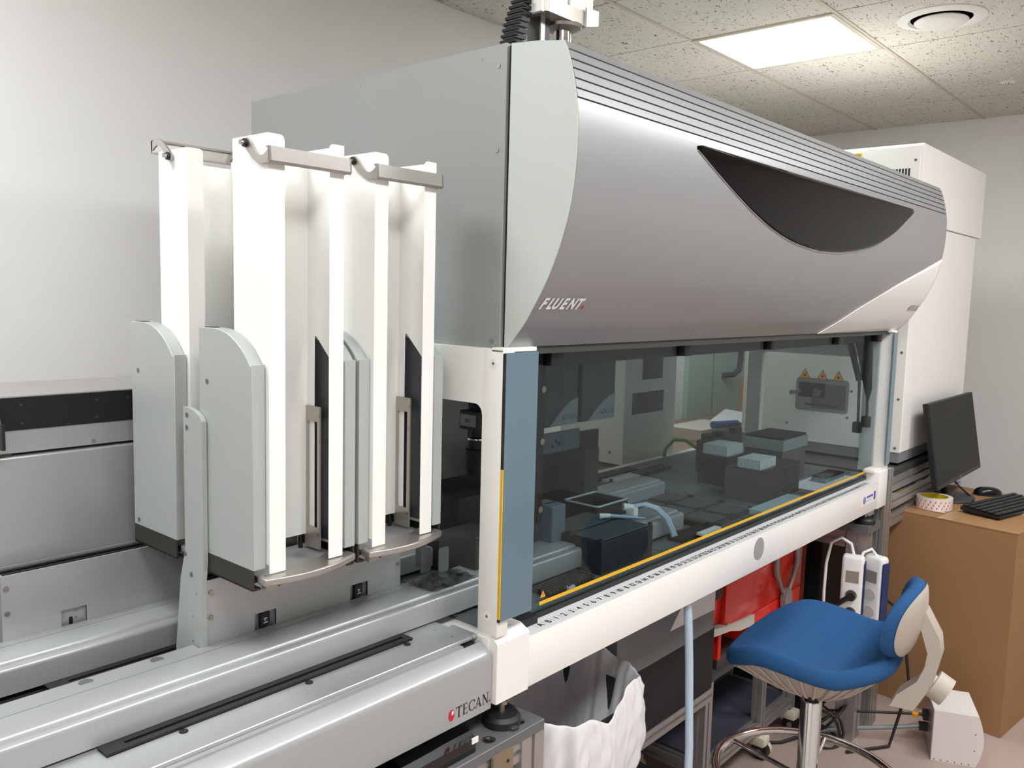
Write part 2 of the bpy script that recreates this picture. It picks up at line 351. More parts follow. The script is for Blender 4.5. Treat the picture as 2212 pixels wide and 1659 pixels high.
# pedestals carrying the stackers
def pedestal(name, label, x0, x1, y, recs):
    R = thing(name, label, 'pedestal', ((x0+x1)/2, y+.05, .985))
    # front panel with recessed pockets cut as separate panels around each pocket
    xs = [x0]; 
    for r in recs: xs += [r-.0205, r+.0205]
    xs.append(x1); g = G()
    for i in range(0, len(xs)-1):
        if i % 2 == 0: g.box(xs[i], xs[i+1], y, y+.004, .985, 1.147)
        else:
            g.box(xs[i], xs[i+1], y, y+.004, 1.069, 1.147); g.box(xs[i], xs[i+1], y, y+.004, .985, 1.02)
    g.box(x0, x0+.004, y+.004, y+.052, .985, 1.147); g.box(x1-.004, x1, y+.004, y+.052, .985, 1.147)
    g.box(x0+.004, x1-.004, y+.048, y+.052, .985, 1.147)
    obj(g, 'housing', SILVER, R, 0)
    g = G(); g.box(x0+.004, x1-.004, y+.004, y+.048, 1.13, 1.138); g.box(x0+.004, x1-.004, y+.012, y+.018, 1.138, 1.146); g.box(x0+.004, x1-.004, y+.030, y+.038, 1.138, 1.146)
    obj(g, 'top_track', BLACK, R, 0)
    for r in recs:
        pk = obj(G().box(r-.0205, r+.0205, y+.009, y+.012, 1.015, 1.072), 'pocket_plate', SILVER, R, 0)
        g = G(); g.box(r-.0215, r-.0205, y+.001, y+.012, 1.015, 1.07); g.box(r+.0205, r+.0215, y+.001, y+.012, 1.015, 1.07); g.box(r-.0205, r+.0205, y+.001, y+.012, 1.069, 1.070); obj(g, 'pocket_edge', SHELLG, R, 0)
    for z in (1.086, 1.127): obj(G().cyl((x0+.007, y, z), (x0+.007, y-.003, z), .0042, n=14), 'screw', STEEL, R, 40)
    obj(G().cyl((x1-.007, y, 1.086), (x1-.007, y-.003, 1.086), .0042, n=14), 'screw', STEEL, R, 40)
    return R
PB = pedestal('stacker_pedestal', 'low silver pedestal box under the two nearer plate stackers', -.428, -.023, .236, (-.322, -.124))
PA = pedestal('stacker_pedestal', 'low silver pedestal box under the farther plate stacker at left', -.643, -.21, .473, (-.535, -.326))
for r in (-.322, -.124):       # light barriers
    s = obj(G().poly([(r-.008, 1.066), (r+.009, 1.067), (r+.009, 1.047), (r+.001, 1.041), (r-.002, 1.032), (r-.006, 1.032), (r-.008, 1.045)], 'y', .237, .245), 'sensor', BLACK, PB, 0)
    g = G(); g.box(r-.003, r+.003, .2362, .2372, 1.056, 1.0575); g.box(r-.003, r+.005, .2362, .2372, 1.049, 1.0505); g.box(r-.001, r+.001, .2362, .2372, 1.0525, 1.0545); obj(g, 'sensor_print', INKW, s, 0)
for r in (-.535, -.326):
    obj(G().poly(rrect(r-.005, r+.001, 1.02, 1.052, .0029), 'y', .4812, .4822), 'cable_slot', BLACK, PA, 0)
    for z in (1.049, 1.06): obj(G().cyl((r+.006, .4822, z), (r+.006, .4808, z), .0022, n=10), 'screw', STEEL, PA, 40)
# tapered side bracket holding the stackers
br = [(.233, .99), (.233, 1.144), (.2275, 1.18), (.2275, 1.402), (.236, 1.410), (.250, 1.416), (.266, 1.4195), (.284, 1.4195), (.284, 1.19), (.300, 1.14), (.320, 1.005), (.28, .995)]
BR = obj(G().poly(br, 'x', -.437, -.4292), 'side_bracket', SHELLG, PB, 0)
for y, z in ((.272, 1.408), (.273, 1.388), (.283, 1.183), (.265, 1.153)): obj(G().cyl((-.4368, y, z), (-.4376, y, z), .0042, n=16), 'screw_hole', ALUD, BR, 40)
for y, z in ((.25, 1.125), (.262, 1.085), (.262, 1.045)): obj(G().cyl((-.4368, y, z), (-.4376, y, z), .0016, n=8), 'pin', STEEL, BR, 40)
# tall housing behind the far stacker
H = thing('gantry_housing', 'grey cabinet with a wide black band behind the left stacker', 'cabinet', (-.9, .62, .985))
xe = -.205
obj(G().box(-1.7, xe, .53, .75, .985, 1.3245, .003), 'lower_panel', SILVER, H, 0)
obj(G().box(-1.7, -.6, .536, .56, 1.310, 1.330), 'slot_recess', DARKG, H, 0)
obj(G().box(-1.7, xe, .536, .75, 1.3295, 1.367), 'middle_panel', SILVER, H, 0)
obj(G().box(-1.7, xe, .534, .75, 1.367, 1.4205), 'black_band', BLACKM, H, 0)
obj(G().box(-1.7, xe, .532, .75, 1.4205, 1.4235, .001, 1), 'top_trim', ALU, H, 0)
for x in (-.584, -.464, -.41): 
    for z in (1.378, 1.408): obj(G().cyl((x, .5341, z), (x, .5335, z), .0022, n=8), 'screw', DARKG, H, 40)
obj(G().cyl((-.47, .536, 1.336), (-.47, .5345, 1.336), .004, n=12), 'screw', STEEL, H, 40)
obj(G().poly([(.49, 1.345), (.49, 1.385), (.50, 1.402), (.515, 1.414), (.534, 1.416), (.534, 1.345)], 'x', -.66, -.628), 'latch_block', DARKG, H, 0)
obj(G().box(-.628, -.6225, .492, .534, 1.343, 1.385), 'latch_pad', BLACK, H, 0)

# ------------------------------------------------------------------ plate stackers and their magazines (built at x0=0, y front=0)
def build_stacker():
    T = thing('plate_stacker', '', 'plate stacker', (0, 0, 1.163))
    side = [(.148, 1.194), (.148, 1.5465), (.105, 1.5465)]
    for i in range(1, 13):
        a = math.radians(90-60*i/12)          # big arc from the flat top to the front kink
        side.append((.105-.1215*math.cos(a)-.0, 1.4265+.1199*math.sin(a)))
    side = [p for p in side if p[0] > .0005]+[(.0, 1.4985), (.0, 1.194)]
    for s in (0, 1):
        xa, xb = ((0, .0215) if s == 0 else (.1655, .187))
        sh = obj(G().poly(side, 'x', xa, xb), 'side_shell', SHELLG, T, 30)
        bv = sh.modifiers.new('bevel', 'BEVEL'); bv.width = .0012; bv.segments = 2; bv.limit_method = 'ANGLE'
        xi = .0218 if s == 0 else .1650        # dark inset lining on the inner face
        ins = [(.138, 1.2), (.138, 1.536), (.106, 1.536), (.085, 1.532), (.055, 1.52), (.03, 1.5), (.012, 1.478), (.008, 1.465), (.008, 1.205), (.012, 1.2)]
        obj(G().poly(ins, 'x', xi-.0006, xi+.0006), 'shell_lining', mat('stacker_lining', (58, 62, 64), .5), sh, 0)
        hx = -.0004 if s == 0 else .1874
        for z, y in ((1.464, .124), (1.204, .131)): obj(G().cyl((hx, y, z), (hx-.0004, y, z), .0042, n=14), 'screw_hole', ALUD, sh, 40)
        obj(G().box(xa+.002, xb-.006, .112, .134, 1.5465, 1.5475), 'top_slot', DARKG, sh, 0)
        c0, c1 = ((0, .003) if s == 0 else (.184, .187)); f0, f1 = ((0, .014) if s == 0 else (.173, .187))
        g = G().box(c0, c1, .002, .148, 1.163, 1.194); g.box(f0, f1, .002, .148, 1.163, 1.166); obj(g, 'base_channel', mat('dark_bronze_base', (62, 60, 54), .5, .3), T, 0)
    obj(G().box(.012, .175, .02, .145, 1.168, 1.174), 'bed_plate', BLACK, T, 0)
    # inner machinery seen through the magazine
    g = G(); g.box(.150, .153, .045, .052, 1.185, 1.42); g.box(.150, .153, .078, .085, 1.185, 1.42); g.box(.150, .153, .052, .078, 1.395, 1.42); g.box(.150, .153, .052, .078, 1.185, 1.22); obj(g, 'lift_bracket', BEIGEM, T, 0)
    for z in (1.405, 1.365, 1.21): obj(G().cyl((.1498, .048, z), (.149, .048, z), .0028, n=10), 'screw', STEEL, T, 40)
    obj(G().tube([(.146, .092, 1.18), (.146, .092, 1.36)], .004, 8), 'guide_rod', BLACK, T, 40)
    g = G()
    for i in range(9): g.cyl((.146, .092, 1.23+i*.007), (.146, .092, 1.234+i*.007), .0055, n=10)
    obj(g, 'spring', STEEL, T, 40)
    # latch fingers at the plate corners
    for x, y in ((.03, .115), (.125, .118)): obj(G().poly([(x-.012, 1.172), (x-.012, 1.206), (x-.004, 1.21), (x+.004, 1.21), (x+.012, 1.206), (x+.012, 1.172)], 'y', y, y+.006), 'plate_finger', BEIGEM, T, 0)
    obj(G().box(.02, .16, .121, .124, 1.172, 1.196), 'rear_stop', BEIGEM, T, 0)
    # bottom pull handle: curved silver bar in front
    pts_o = []; n = 20
    for i in range(n+1):
        t = i/n; x = .006+.175*t; pts_o.append((x, -.022-.016*math.sin(math.pi*(t**1.0)) + .012*t*t))
    back = [(.181, .03), (.160, .033), (.130, .018), (.060, .012), (.030, .012), (.006, .0)]
    h = obj(G().poly(pts_o+back, 'z', 1.174, 1.1855), 'pull_handle', BRONZE, T, 30)
    bv = h.modifiers.new('bevel', 'BEVEL'); bv.width = .0028; bv.segments = 3; bv.limit_method = 'ANGLE'; bv.angle_limit = math.radians(50)
    obj(G().box(.016, .170, .012, .11, 1.176, 1.1795), 'handle_plate', SILVER, h, 0)
    for x, y in ((.022, -.006), (.168, .012)): obj(G().cyl((x, y, 1.1855), (x, y, 1.1865), .006, n=16), 'screw', STEEL, h, 40)
    obj(G().poly([(.014, 1.164), (.05, 1.167), (.05, 1.176), (.014, 1.176)], 'y', -.012, .0), 'handle_clip', BEIGEM, h, 0)
    obj(G().cyl((.036, -.012, 1.170), (.036, -.0128, 1.170), .003, n=12), 'clip_hole', BLACK, h, 40)
    return T
MAGW = mat('magazine_white_sheet', (247, 246, 242), .42)
def build_magazine(flip):
    T = thing('plate_magazine', '', 'magazine', (0, 0, 1.186))
    zt = 1.8255; x0, x1, yf, yb = .0225, .1555, -.008, .084; th = .0016
    def rounded_top(a, b, side):       # vertical strip with one rounded upper corner
        r = .007; P_ = [(a, 1.187), (b, 1.187)]
        if side == 'b': P_ += [(b, zt-r)]+[(b-r+r*math.cos(math.radians(t)), zt-r+r*math.sin(math.radians(t))) for t in (30, 60, 90)]+[(a, zt)]
        else: P_ += [(b, zt)]+[(a+r-r*math.sin(math.radians(t)), zt-r+r*math.cos(math.radians(t))) for t in (0, 30, 60, 90)]
        return P_
    obj(G().poly(rounded_top(x0, x0+.0275, 'b'), 'y', yf, yf+th), 'front_flange', MAGW, T, 0)
    obj(G().poly(rounded_top(x1-.0265, x1, 'a'), 'y', yf, yf+th), 'front_flange', MAGW, T, 0)
    obj(G().box(x0, x0+th, yf+th, yb, 1.20, zt), 'side_wall', MAGW, T, 0)
    # right side wall with the sloped lower cut-out
    w = [(yf+th, zt), (yb, zt), (yb, 1.2), (.066, 1.2), (.066, 1.531), (.064, 1.5345), (.060, 1.5335), (.02, 1.495), (yf+th, 1.47)]
    obj(G().poly(w, 'x', x1-th, x1), 'side_wall', MAGW, T, 0)
    bw = [(x0+th, zt-.012), (x0+th, 1.205), (.04, 1.205), (.04, 1.212), (.06, 1.212), (.06, 1.205), (x1-th, 1.205), (x1-th, zt-.012)]
    obj(G().poly(bw, 'y', yb-th, yb), 'back_wall', MAGW, T, 0)
    # swing latch: two hooked cheeks and a channel bar between them
    def hook(xa, xb):
        c = [(.0395, 1.8145)]
        prof = []
        for i in range(9):     # outer (lower) curve from pivot to bar
            t = i/8; prof.append((.047-.066*t-.0*t, 1.812-.034*math.sin(t*math.pi*.62)+.006*t))
        inner = []
        for i in range(9):
            t = i/8; inner.append((.032-.047*t, 1.818-.026*math.sin(t*math.pi*.72)+.003*t))
        pts = [(.047, 1.816), (.0445, 1.8205), (.0395, 1.8225), (.0345, 1.8205)]+inner[1:]+[(-.0185, 1.806), (-.0205, 1.786)]+prof[::-1][1:]
        return pts
    pts = hook(0, 0)
    g = G().poly(pts, 'x', x0-.0052, x0-.0022); ch1 = g
    g2 = G().poly(pts, 'x', x1+.0022, x1+.0052)
    bar = [(-.0185, 1.806), (-.0205, 1.786), (-.017, 1.782), (-.012, 1.783), (-.0125, 1.786), (-.0165, 1.7865), (-.0150, 1.803), (-.0110, 1.8035), (-.011, 1.806)]
    g3 = G().poly(bar, 'x', x0-.0052, x1+.0052)
    if flip:
        for gg in (ch1, g2, g3):
            for v in gg.bm.verts:
                dy, dz = v.co.y-.0395, v.co.z-1.8145
                a = math.radians(180); v.co.y = .0395+dy*math.cos(a)-dz*math.sin(a); v.co.z = 1.8145+dy*math.sin(a)+dz*math.cos(a)
            bmesh.ops.recalc_face_normals(gg.bm, faces=gg.bm.faces)
    lt = obj(g3, 'latch_bar', BRONZE, T, 30); obj(ch1, 'latch_cheek', BRONZE, lt, 30); obj(g2, 'latch_cheek', BRONZE, lt, 30)
    for xa, d in ((x0-.0052, -1), (x1+.0052, 1)):
        obj(G().cyl((xa+.006*-d*-1*0, .0395, 1.8145), (xa+d*.004, .0395, 1.8145), .0062, n=18), 'pivot_washer', BLACK, lt, 40)
        obj(G().cyl((xa, .0395, 1.8145), (xa+d*.010, .0395, 1.8145), .0036, n=14), 'pivot_screw', STEEL, lt, 40)
    return T
st0 = build_stacker(); mg0 = build_magazine(False); mg1 = build_magazine(True)
ST = [(-.428, .102, 'grey plate stacker nearest the viewer, beside the tapered bracket', 'white magazine tower in the nearest stacker, latch bar across its front'),
      (-.234, .102, 'grey plate stacker next to the machine, right of the nearest one', 'white magazine tower in the stacker next to the machine'),
      (-.430, .324, 'grey plate stacker farthest left, standing on the far pedestal', 'white magazine tower at far left with its latch swung to the back')]
for i, (x, y, l1, l2) in enumerate(ST):
    a = st0 if i == 0 else copy_tree(st0); a.location = (x, y, 1.163); a['label'] = l1; a['group'] = 'plate stackers on the pedestals'
    b = mg1 if i == 2 else (mg0 if i == 0 else copy_tree(mg0)); b.location = (x, y, 1.186); b['label'] = l2; b['group'] = 'white plate magazines'
# rail-side plate stop and zip bag on the near rail
bag = G(); random.seed(3)
hh = [[random.uniform(.0, .010) for j in range(9)] for i in range(11)]
bag.grid(lambda u, v: (-.012+.125*u-.045*v*(1-u)*.0, .150+.075*v+.01*u, 1.0435+hh[int(u*10)][int(v*8)]*(0.3+.7*min(1, 4*min(u, 1-u, v, 1-v)+.2))), 10, 8)
tag(obj(bag, 'zip_bag', FILM, None, 30), 'crumpled clear zip bag lying on the near rail against the machine', 'plastic bag')
# ------------------------------------------------------------------ the liquid handling workstation
LH = thing('liquid_handler', 'large grey and white laboratory liquid handling workstation with smoked front window', 'lab machine', (1.07, .4, .87))
LX = 2.143
# --- base: beam with grid numbers, corner blocks, side rails
obj(G().box(.0895, 2.046, 0, .05, .873, .9724, .0022), 'front_beam', WHITE2, LH, 40)
obj(G().poly([(0, .87), (0, .982), (.004, .986), (.022, .9955), (.06, .9955), (.06, .87)], 'x', 0, .0893), 'corner_block', WHITE2, LH, 40)
obj(G().box(2.0462, LX, 0, .06, .87, 1.0044, .002), 'corner_block', WHITE2, LH, 40)
obj(G().box(2.02, LX, .012, .05, 1.004, 1.015, .002), 'corner_ledge', WHITE2, LH, 40)
obj(G().box(.0006, .06, .06, .80, .87, .974, .002), 'side_base', WHITE, LH, 40)
obj(G().box(LX-.06, LX-.0006, .06, .80, .87, .974, .002), 'side_base', WHITE, LH, 40)
obj(G().box(.06, LX-.06, .74, .80, .87, .974, .002), 'rear_base', WHITE, LH, 40)
obj(G().box(-.0035, -.0002, .018, .0595, .872, .990, .001, 1), 'side_cover', WHITE, LH, 0)
g = G(); g.box(.095, 2.04, .0002, .0448, .9723, .9731); obj(g, 'number_strip', mat('number_strip_white', (226, 228, 230), .35), LH, 0)
g = G()
lab = ['A', 'B']+[str(i) for i in range(1, 73)]
for k, s_ in enumerate(lab):
    cx = .1465+.025*k
    text(g, s_, lambda u, v, cx=cx: (cx+u*.92, .0135+v, .9734), .0205, gap=.05, bold=.025)
obj(g, 'grid_numbers', INK, LH, 0)
g = G()
for k in range(len(lab)+1):
    cx = .134+.025*k; g.box(cx-.0003, cx+.0003, .0135, .0285, .9731, .9734)
obj(g, 'grid_ticks', mat('tick_grey', (150, 152, 156), .5), LH, 0)
obj(G().poly(circ(1.07, .9327, .031, 40), 'y', -.0012, .001), 'badge_disc', mat('badge_silver', (178, 178, 178), .4, .3), LH, 0)
# id sticker at the right end of the beam
st = obj(G().box(1.885, 2.03, -.0006, .0004, .908, .952), 'id_sticker', WHITE2, LH, 0)
g = G(); g.raw([(x, -.0009, z) for x, z in circ(1.905, .926, .014, 14)], [list(range(14))]); obj(g, 'sticker_emblem', mat('sticker_blue', (110, 140, 200), .5), st, 0)
g = G(); g.box(2.0, 2.018, -.0009, -.0004, .914, .944); obj(g, 'sticker_block', mat('sticker_violet', (90, 70, 170), .5), st, 0)
g = G(); 
for i, ch in enumerate('ooooooo'): text(g, ch, lambda u, v, i=i: (1.93+i*.009+u, -.0009, .930+v), .008)
g.bm.free(); g = G(); g.box(1.925, 1.992, -.0009, -.0004, .930, .9375); obj(g, 'sticker_line', mat('sticker_violet2', (110, 90, 180), .5), st, 0)
g = G(); g.box(1.925, 1.975, -.0009, -.0004, .918, .9215); obj(g, 'sticker_line', mat('sticker_grey', (190, 190, 200), .5), st, 0)
# --- side frames (white plates with a rounded opening)
def side_frame(x0, x1, ya, yb_, za, zb, Y1=.80):
    Z0, Z1, Y0 = .974, 1.512, .0025; r = .018
    hole = [(ya, za)]
    g = G()
    g.box(x0, x1, Y0, ya, Z0+.02, Z1, .0015); g.box(x0, x1, yb_, Y1, Z0, Z1, .0015)
    # top rail with a fillet at both lower corners
    pts = [(Y0+.002, Z1), (Y0+.002, zb+.0), (ya-.001, zb-r)]
    arcp = [(ya+r-r*math.cos(math.radians(t)), zb-r+r*math.sin(math.radians(t))) for t in range(0, 91, 15)]
    arcq = [(yb_-r+r*math.cos(math.radians(t)), zb-r+r*math.sin(math.radians(t))) for t in range(90, -1, -15)]
    g.poly([(ya-.0005, Z1)]+[(ya-.0005, zb-r)]+arcp+arcq+[(yb_+.0005, zb-r), (yb_+.0005, Z1)], 'x', x0, x1)
    return obj(g, 'side_frame', WHITE, LH, 30)
side_frame(.0, .03, .0505, .74, .98, 1.4125); side_frame(LX-.032, LX, .10, .497, .98, 1.41, .556)
for z, y in ((1.487, .025), (1.029, .027)):
    obj(G().cyl((0, y, z), (-.001, y, z), .0085, n=24), 'screw_cup', WHITE, LH, 40); obj(G().cyl((-.001, y, z), (-.0014, y, z), .0028, n=10), 'screw', ALUD, LH, 40)
# --- blue glass side strips with yellow edge
for x0, x1 in ((.0018, .0905), (2.098, 2.1385)):
    s_ = obj(G().box(x0, x1, -.0032, .0022, 1.0245, 1.5068, .001, 1), 'glass_strip', BLUEG, LH, 0)
obj(G().box(-.0006, .0017, -.003, .0022, 1.302, 1.5055), 'strip_edge', BLACK, LH, 0)
obj(G().box(-.0006, .0017, -.003, .0022, 1.030, 1.302), 'yellow_edge', YELLOW, LH, 0)
obj(G().box(-.0006, .0017, -.003, .0022, 1.0245, 1.030), 'strip_edge', BLACK, LH, 0)
# --- smoked window pane
PN = obj(G().box(.092, 2.115, .0455, .0505, .984, 1.508), 'window_pane', PANE, LH, 0)
obj(G().box(.172, 2.098, .0444, .0455, .9985, 1.0058), 'yellow_line', YELLOW, PN, 0)
obj(G().box(.112, 2.10, .0446, .052, .9745, .9845), 'lower_gasket', BLACK, PN, 0)
obj(G().box(.094, .150, .030, .052, .9735, .990), 'gasket_end', BLACK, PN, 0)
def warn(cx, cz, s, y, parent):
    tri = lambda k: [(cx-.5*s*k, cz-.30*s*k), (cx+.5*s*k, cz-.30*s*k), (cx, cz+.56*s*k)]
    a = obj(G().poly(tri(1.12), 'y', y-.0002, y), 'warning_sign', INK, parent, 0)
    obj(G().poly(tri(.98), 'y', y-.0004, y-.0002), 'sign_face', WYEL, a, 0)
    obj(G().poly(tri(.66), 'y', y-.0006, y-.0004), 'sign_border', INK, a, 0); obj(G().poly(tri(.60), 'y', y-.0008, y-.0006), 'sign_field', WYEL, a, 0)
    g = G().poly([(cx-.03*s, cz-.06*s), (cx+.03*s, cz-.06*s), (cx+.045*s, cz+.2*s), (cx-.045*s, cz+.2*s)], 'y', y-.001, y-.0008); g.poly(circ(cx, cz-.12*s, .035*s, 10), 'y', y-.001, y-.0008); obj(g, 'sign_mark', INK, a, 0)
warn(.183, 1.0175, .017, .0454, PN)
warn(2.092, 1.0175, .015, .0454, PN)
for x in (.193, .697, 1.171, 1.679, 2.062):
    c = obj(G().box(x-.019, x+.019, .034, .058, 1.4735, 1.510, .002), 'pane_clip', BLACK, LH, 40)
    obj(G().cyl((x-.019, .036, 1.506), (x+.019, .036, 1.506), .0045, n=12), 'clip_hinge', DARKG, c, 40)
    obj(G().box(x-.005, x+.005, .0325, .036, 1.499, 1.5015), 'clip_notch', BLACKM, c, 0)
obj(G().box(.44, .66, .03, .045, 1.5085, 1.5125, .0008, 1), 'lamp_rail', CHROME, LH, 0)
obj(G().box(.70, 2.05, .035, .045, 1.5085, 1.5115, .0008, 1), 'lamp_rail', ALU, LH, 0)
# hinge arm at the left inside the window
ar = obj(G().poly(rrect(.146, .182, 1.162, 1.50, .006), 'y', .0535, .060), 'hinge_arm', BLACKM, LH, 0)
for z in (1.427, 1.325, 1.19):
    b_ = obj(G().cyl((.176, .0535, z), (.176, .0518, z), .0095, n=20), 'bolt_washer', BLACK, ar, 40)
    obj(G().cyl((.176, .0518, z), (.176, .0510, z), .0065, n=16), 'bolt', mat('brass_bolt', (205, 190, 160), .3, .8), b_, 40)
obj(G().cyl((.162, .060, 1.43), (.162, .075, 1.43), .02, n=20), 'arm_pivot', BLACK, ar, 40)
# gas struts at the right end
for x, y, z0 in ((2.04, .09, 1.17), (2.07, .07, 1.19)):
    st_ = obj(G().cyl((x, y+.05, 1.49), (x, y, 1.33), .011, n=12), 'gas_strut', BLACK, LH, 40)
    obj(G().cyl((x, y, 1.33), (x-.0, y-.005, z0), .005, n=10), 'strut_rod', DARKG, st_, 40); obj(G().box(x-.012, x+.012, y-.018, y+.012, z0-.03, z0+.01, .004), 'strut_foot', BLACK, st_, 40)
obj(G().poly([(.06, 1.5), (.12, 1.5), (.10, 1.40), (.075, 1.30), (.06, 1.25), (.05, 1.30), (.055, 1.42)], 'x', 2.05, 2.058), 'strut_plate', BLACKM, LH, 0)
# --- hood
PR = [(1.515, .015), (1.535, -.003), (1.555, -.020), (1.58, -.037), (1.605, -.053), (1.629, -.067), (1.653, -.079), (1.70, -.098), (1.75, -.1125), (1.776, -.117), (1.802, -.1205), (1.831, -.123), (1.865, -.124), (1.89, -.1238), (1.910, -.1225)]
TOPP = [(1.9100, -.1225), (1.925, -.1198), (1.940, -.1168), (1.956, -.1132), (1.972, -.1093), (1.987, -.1050), (2.003, -.0995), (2.019, -.091)]
def cr(P_, x):
    for i in range(len(P_)-1):
        if x <= P_[i+1][0]+1e-9:
            p1, p2 = P_[i], P_[i+1]; p0 = P_[i-1] if i else p1; p3 = P_[i+2] if i+2 < len(P_) else p2
            t = (x-p1[0])/(p2[0]-p1[0]); m1 = (p2[1]-p0[1])/max(1e-6, p2[0]-p0[0])*(p2[0]-p1[0]); m2 = (p3[1]-p1[1])/max(1e-6, p3[0]-p1[0])*(p2[0]-p1[0])
            return (2*t**3-3*t*t+1)*p1[1]+(t**3-2*t*t+t)*m1+(-2*t**3+3*t*t)*p2[1]+(t**3-t*t)*m2
    return P_[-1][1]
AP = PR+TOPP[1:]
def py(z): return cr(AP, z)
def pn(z):
    d = (py(z+.01)-py(z-.01))/.02; l = math.hypot(1, d); return (-1/l, d/l)   # (ny, nz) pointing outwards
def hood(x, z, e=0.):
    n = pn(min(max(z, 1.527), 2.0)); return (x, py(z)+n[0]*e, z+n[1]*e)
HX0, HX1 = .0268, 2.185
g = G(); zz = [p[0] for p in PR]
import bisect
zs_f = [1.515+(1.910-1.515)*i/60 for i in range(61)]
g.grid(lambda u, v: (HX0+(HX1-HX0)*u, py(zs_f[int(round(v*60))]), zs_f[int(round(v*60))]), 2, 60)
obj(g, 'hood_shell', HOODG, LH, 60)
for (za, ya), (zb, yb_) in zip(TOPP, TOPP[1:]):     # ribbed upper slats, each with a small recessed joint below it
    d = Vector((0, yb_-ya, zb-za)).normalized(); gp = .0022
    a0 = Vector((0, ya, za))+d*(gp if za > 1.911 else 0); b0 = Vector((0, yb_, zb))
    n = Vector((0, -d.z, d.y))
    pts = [(a0.y, a0.z), ((a0+n*.0016).y, (a0+n*.0016).z), ((b0+n*.0004).y, (b0+n*.0004).z), (b0.y+.012, b0.z), (a0.y+.012, a0.z)] if za > 1.911 else [(a0.y, a0.z), (b0.y, b0.z), (b0.y+.012, b0.z), (a0.y+.012, a0.z)]
    obj(G().poly(pts, 'x', HX0, HX1), 'hood_slat', HOODG, LH, 0)
obj(G().poly([(p[1]+.0045, p[0]) for p in TOPP]+[(.0, 2.016), (.0, 1.91)], 'x', HX0+.002, HX1-.002), 'slat_backing', mat('joint_dark', (84, 74, 70), .7), LH, 0)
cap = [(py(z), z) for z in zs_f]+[(p[1], p[0]) for p in TOPP[1:]]+[(-.086, 2.0195), (-.038, 2.0275), (.023, 2.033), (.0235, 1.515)]
ec = obj(G().poly(cap, 'x', .0245, .0267), 'end_cap', CAPG, LH, 20)
bv = ec.modifiers.new('bevel', 'BEVEL'); bv.width = .0008; bv.segments = 2; bv.limit_method = 'ANGLE'
ec2 = obj(G().poly(cap, 'x', HX1-.004, HX1), 'end_cap', HOODG, LH, 20)
obj(G().poly([(.0235, 1.512), (.0235, 2.033), (.80, 2.034), (.80, 1.512)], 'x', .034, HX1-.002), 'hood_core', SIDEG, LH, 0)
obj(G().box(.0282, .034, .0215, .0295, 1.513, 2.031), 'joint_strip', BLACK, LH, 0)
sp = obj(G().box(.020, .034, .0295, .8165, 1.5105, 2.0345, .0012, 1), 'hood_side_panel', SIDEG, LH, 0)
for y, z in ((.047, 1.998), (.047, 1.856), (.049, 1.524)):
    s_ = obj(G().cyl((.020, y, z), (.0185, y, z), .0045, n=16), 'screw', STEEL, sp, 40)
for y, z in ((.422, 2.016), (.088, 2.016), (.793, 2.014)): obj(G().cyl((.020, y, z), (.0194, y, z), .003, n=10), 'screw', STEEL, sp, 40)
obj(G().box(.03, 2.14, .02, .10, 1.500, 1.513), 'hood_underside', DARKG, LH, 0)
obj(G().box(.0, .092, .003, .03, 1.507, 1.515, .001, 1), 'frame_cap', WHITE, LH, 0); obj(G().box(2.09, LX, .003, .03, 1.5075, 1.515, .001, 1), 'frame_cap', WHITE, LH, 0)
# visor
vl = [(.412, 1.899), (.478, 1.871), (.61, 1.822), (.737, 1.784), (.876, 1.756), (1.026, 1.742), (1.15, 1.7395), (1.311, 1.75), (1.483, 1.777), (1.624, 1.82), (1.742, 1.871), (1.806, 1.899)]
def patch(name, M, xa, xb, lo, hi, e, nu=70, nv=18):
    g = G(); g.grid(lambda u, v: hood(xa+(xb-xa)*u, lo(xa+(xb-xa)*u)+(hi(xa+(xb-xa)*u)-lo(xa+(xb-xa)*u))*v, e), nu, nv)
    o = obj(g, name, M, LH, 60); so = o.modifiers.new('solid', 'SOLIDIFY'); so.thickness = .0015; so.offset = -1; return o
vt = lambda x: 1.9085-.008*max(0, (.43-x)/.018)**2*.5-.008*max(0, (x-1.788)/.018)**2*.5
patch('visor', GLOSSB, .412, 1.806, lambda x: min(cr(vl, x), vt(x)-.001), vt, .0012)
# slim bright edge under the visor
g = G(); g.tube([hood(x, cr(vl, x)-.0015, .0008) for x in [.414+1.39*i/60 for i in range(61)]], .0014, 6); obj(g, 'visor_edge', mat('visor_edge_grey', (176, 176, 178), .3, .4), LH, 60)
sw = [(1.425, 1.5155), (1.483, 1.5445), (1.578, 1.590), (1.699, 1.636), (1.848, 1.684), (2.033, 1.733), (2.187, 1.772)]
patch('swoosh_panel', WHITE2, 1.425, 2.187, lambda x: 1.5152, lambda x: max(1.5156, cr(sw, x)), .0022, 60, 16)
g = G(); g.tube([hood(x, cr(sw, x), .0022) for x in [1.427+.758*i/50 for i in range(51)]], .0012, 6); obj(g, 'swoosh_edge', WHITE, LH, 60)
g = G(); wtx = text(g, 'FLUENT', lambda u, v: hood(.0385+u+v*.0, 1.5855+v, .0013), .0262, gap=.035, bold=.04, shear=.32, center=False); obj(g, 'fluent_lettering', INKW, LH, 0)
g = G(); g.raw([hood(a, b, .0015) for a, b in circ(.0385+wtx+.0025, 1.5880, .0030, 16)], [list(range(16))]); obj(g, 'fluent_dot', REDL, LH, 0)
tecan(LH, lambda u, v, e=0: hood(2.072+u*1.05, 1.588+v, .0032+e), .019, 'swoosh_logo')
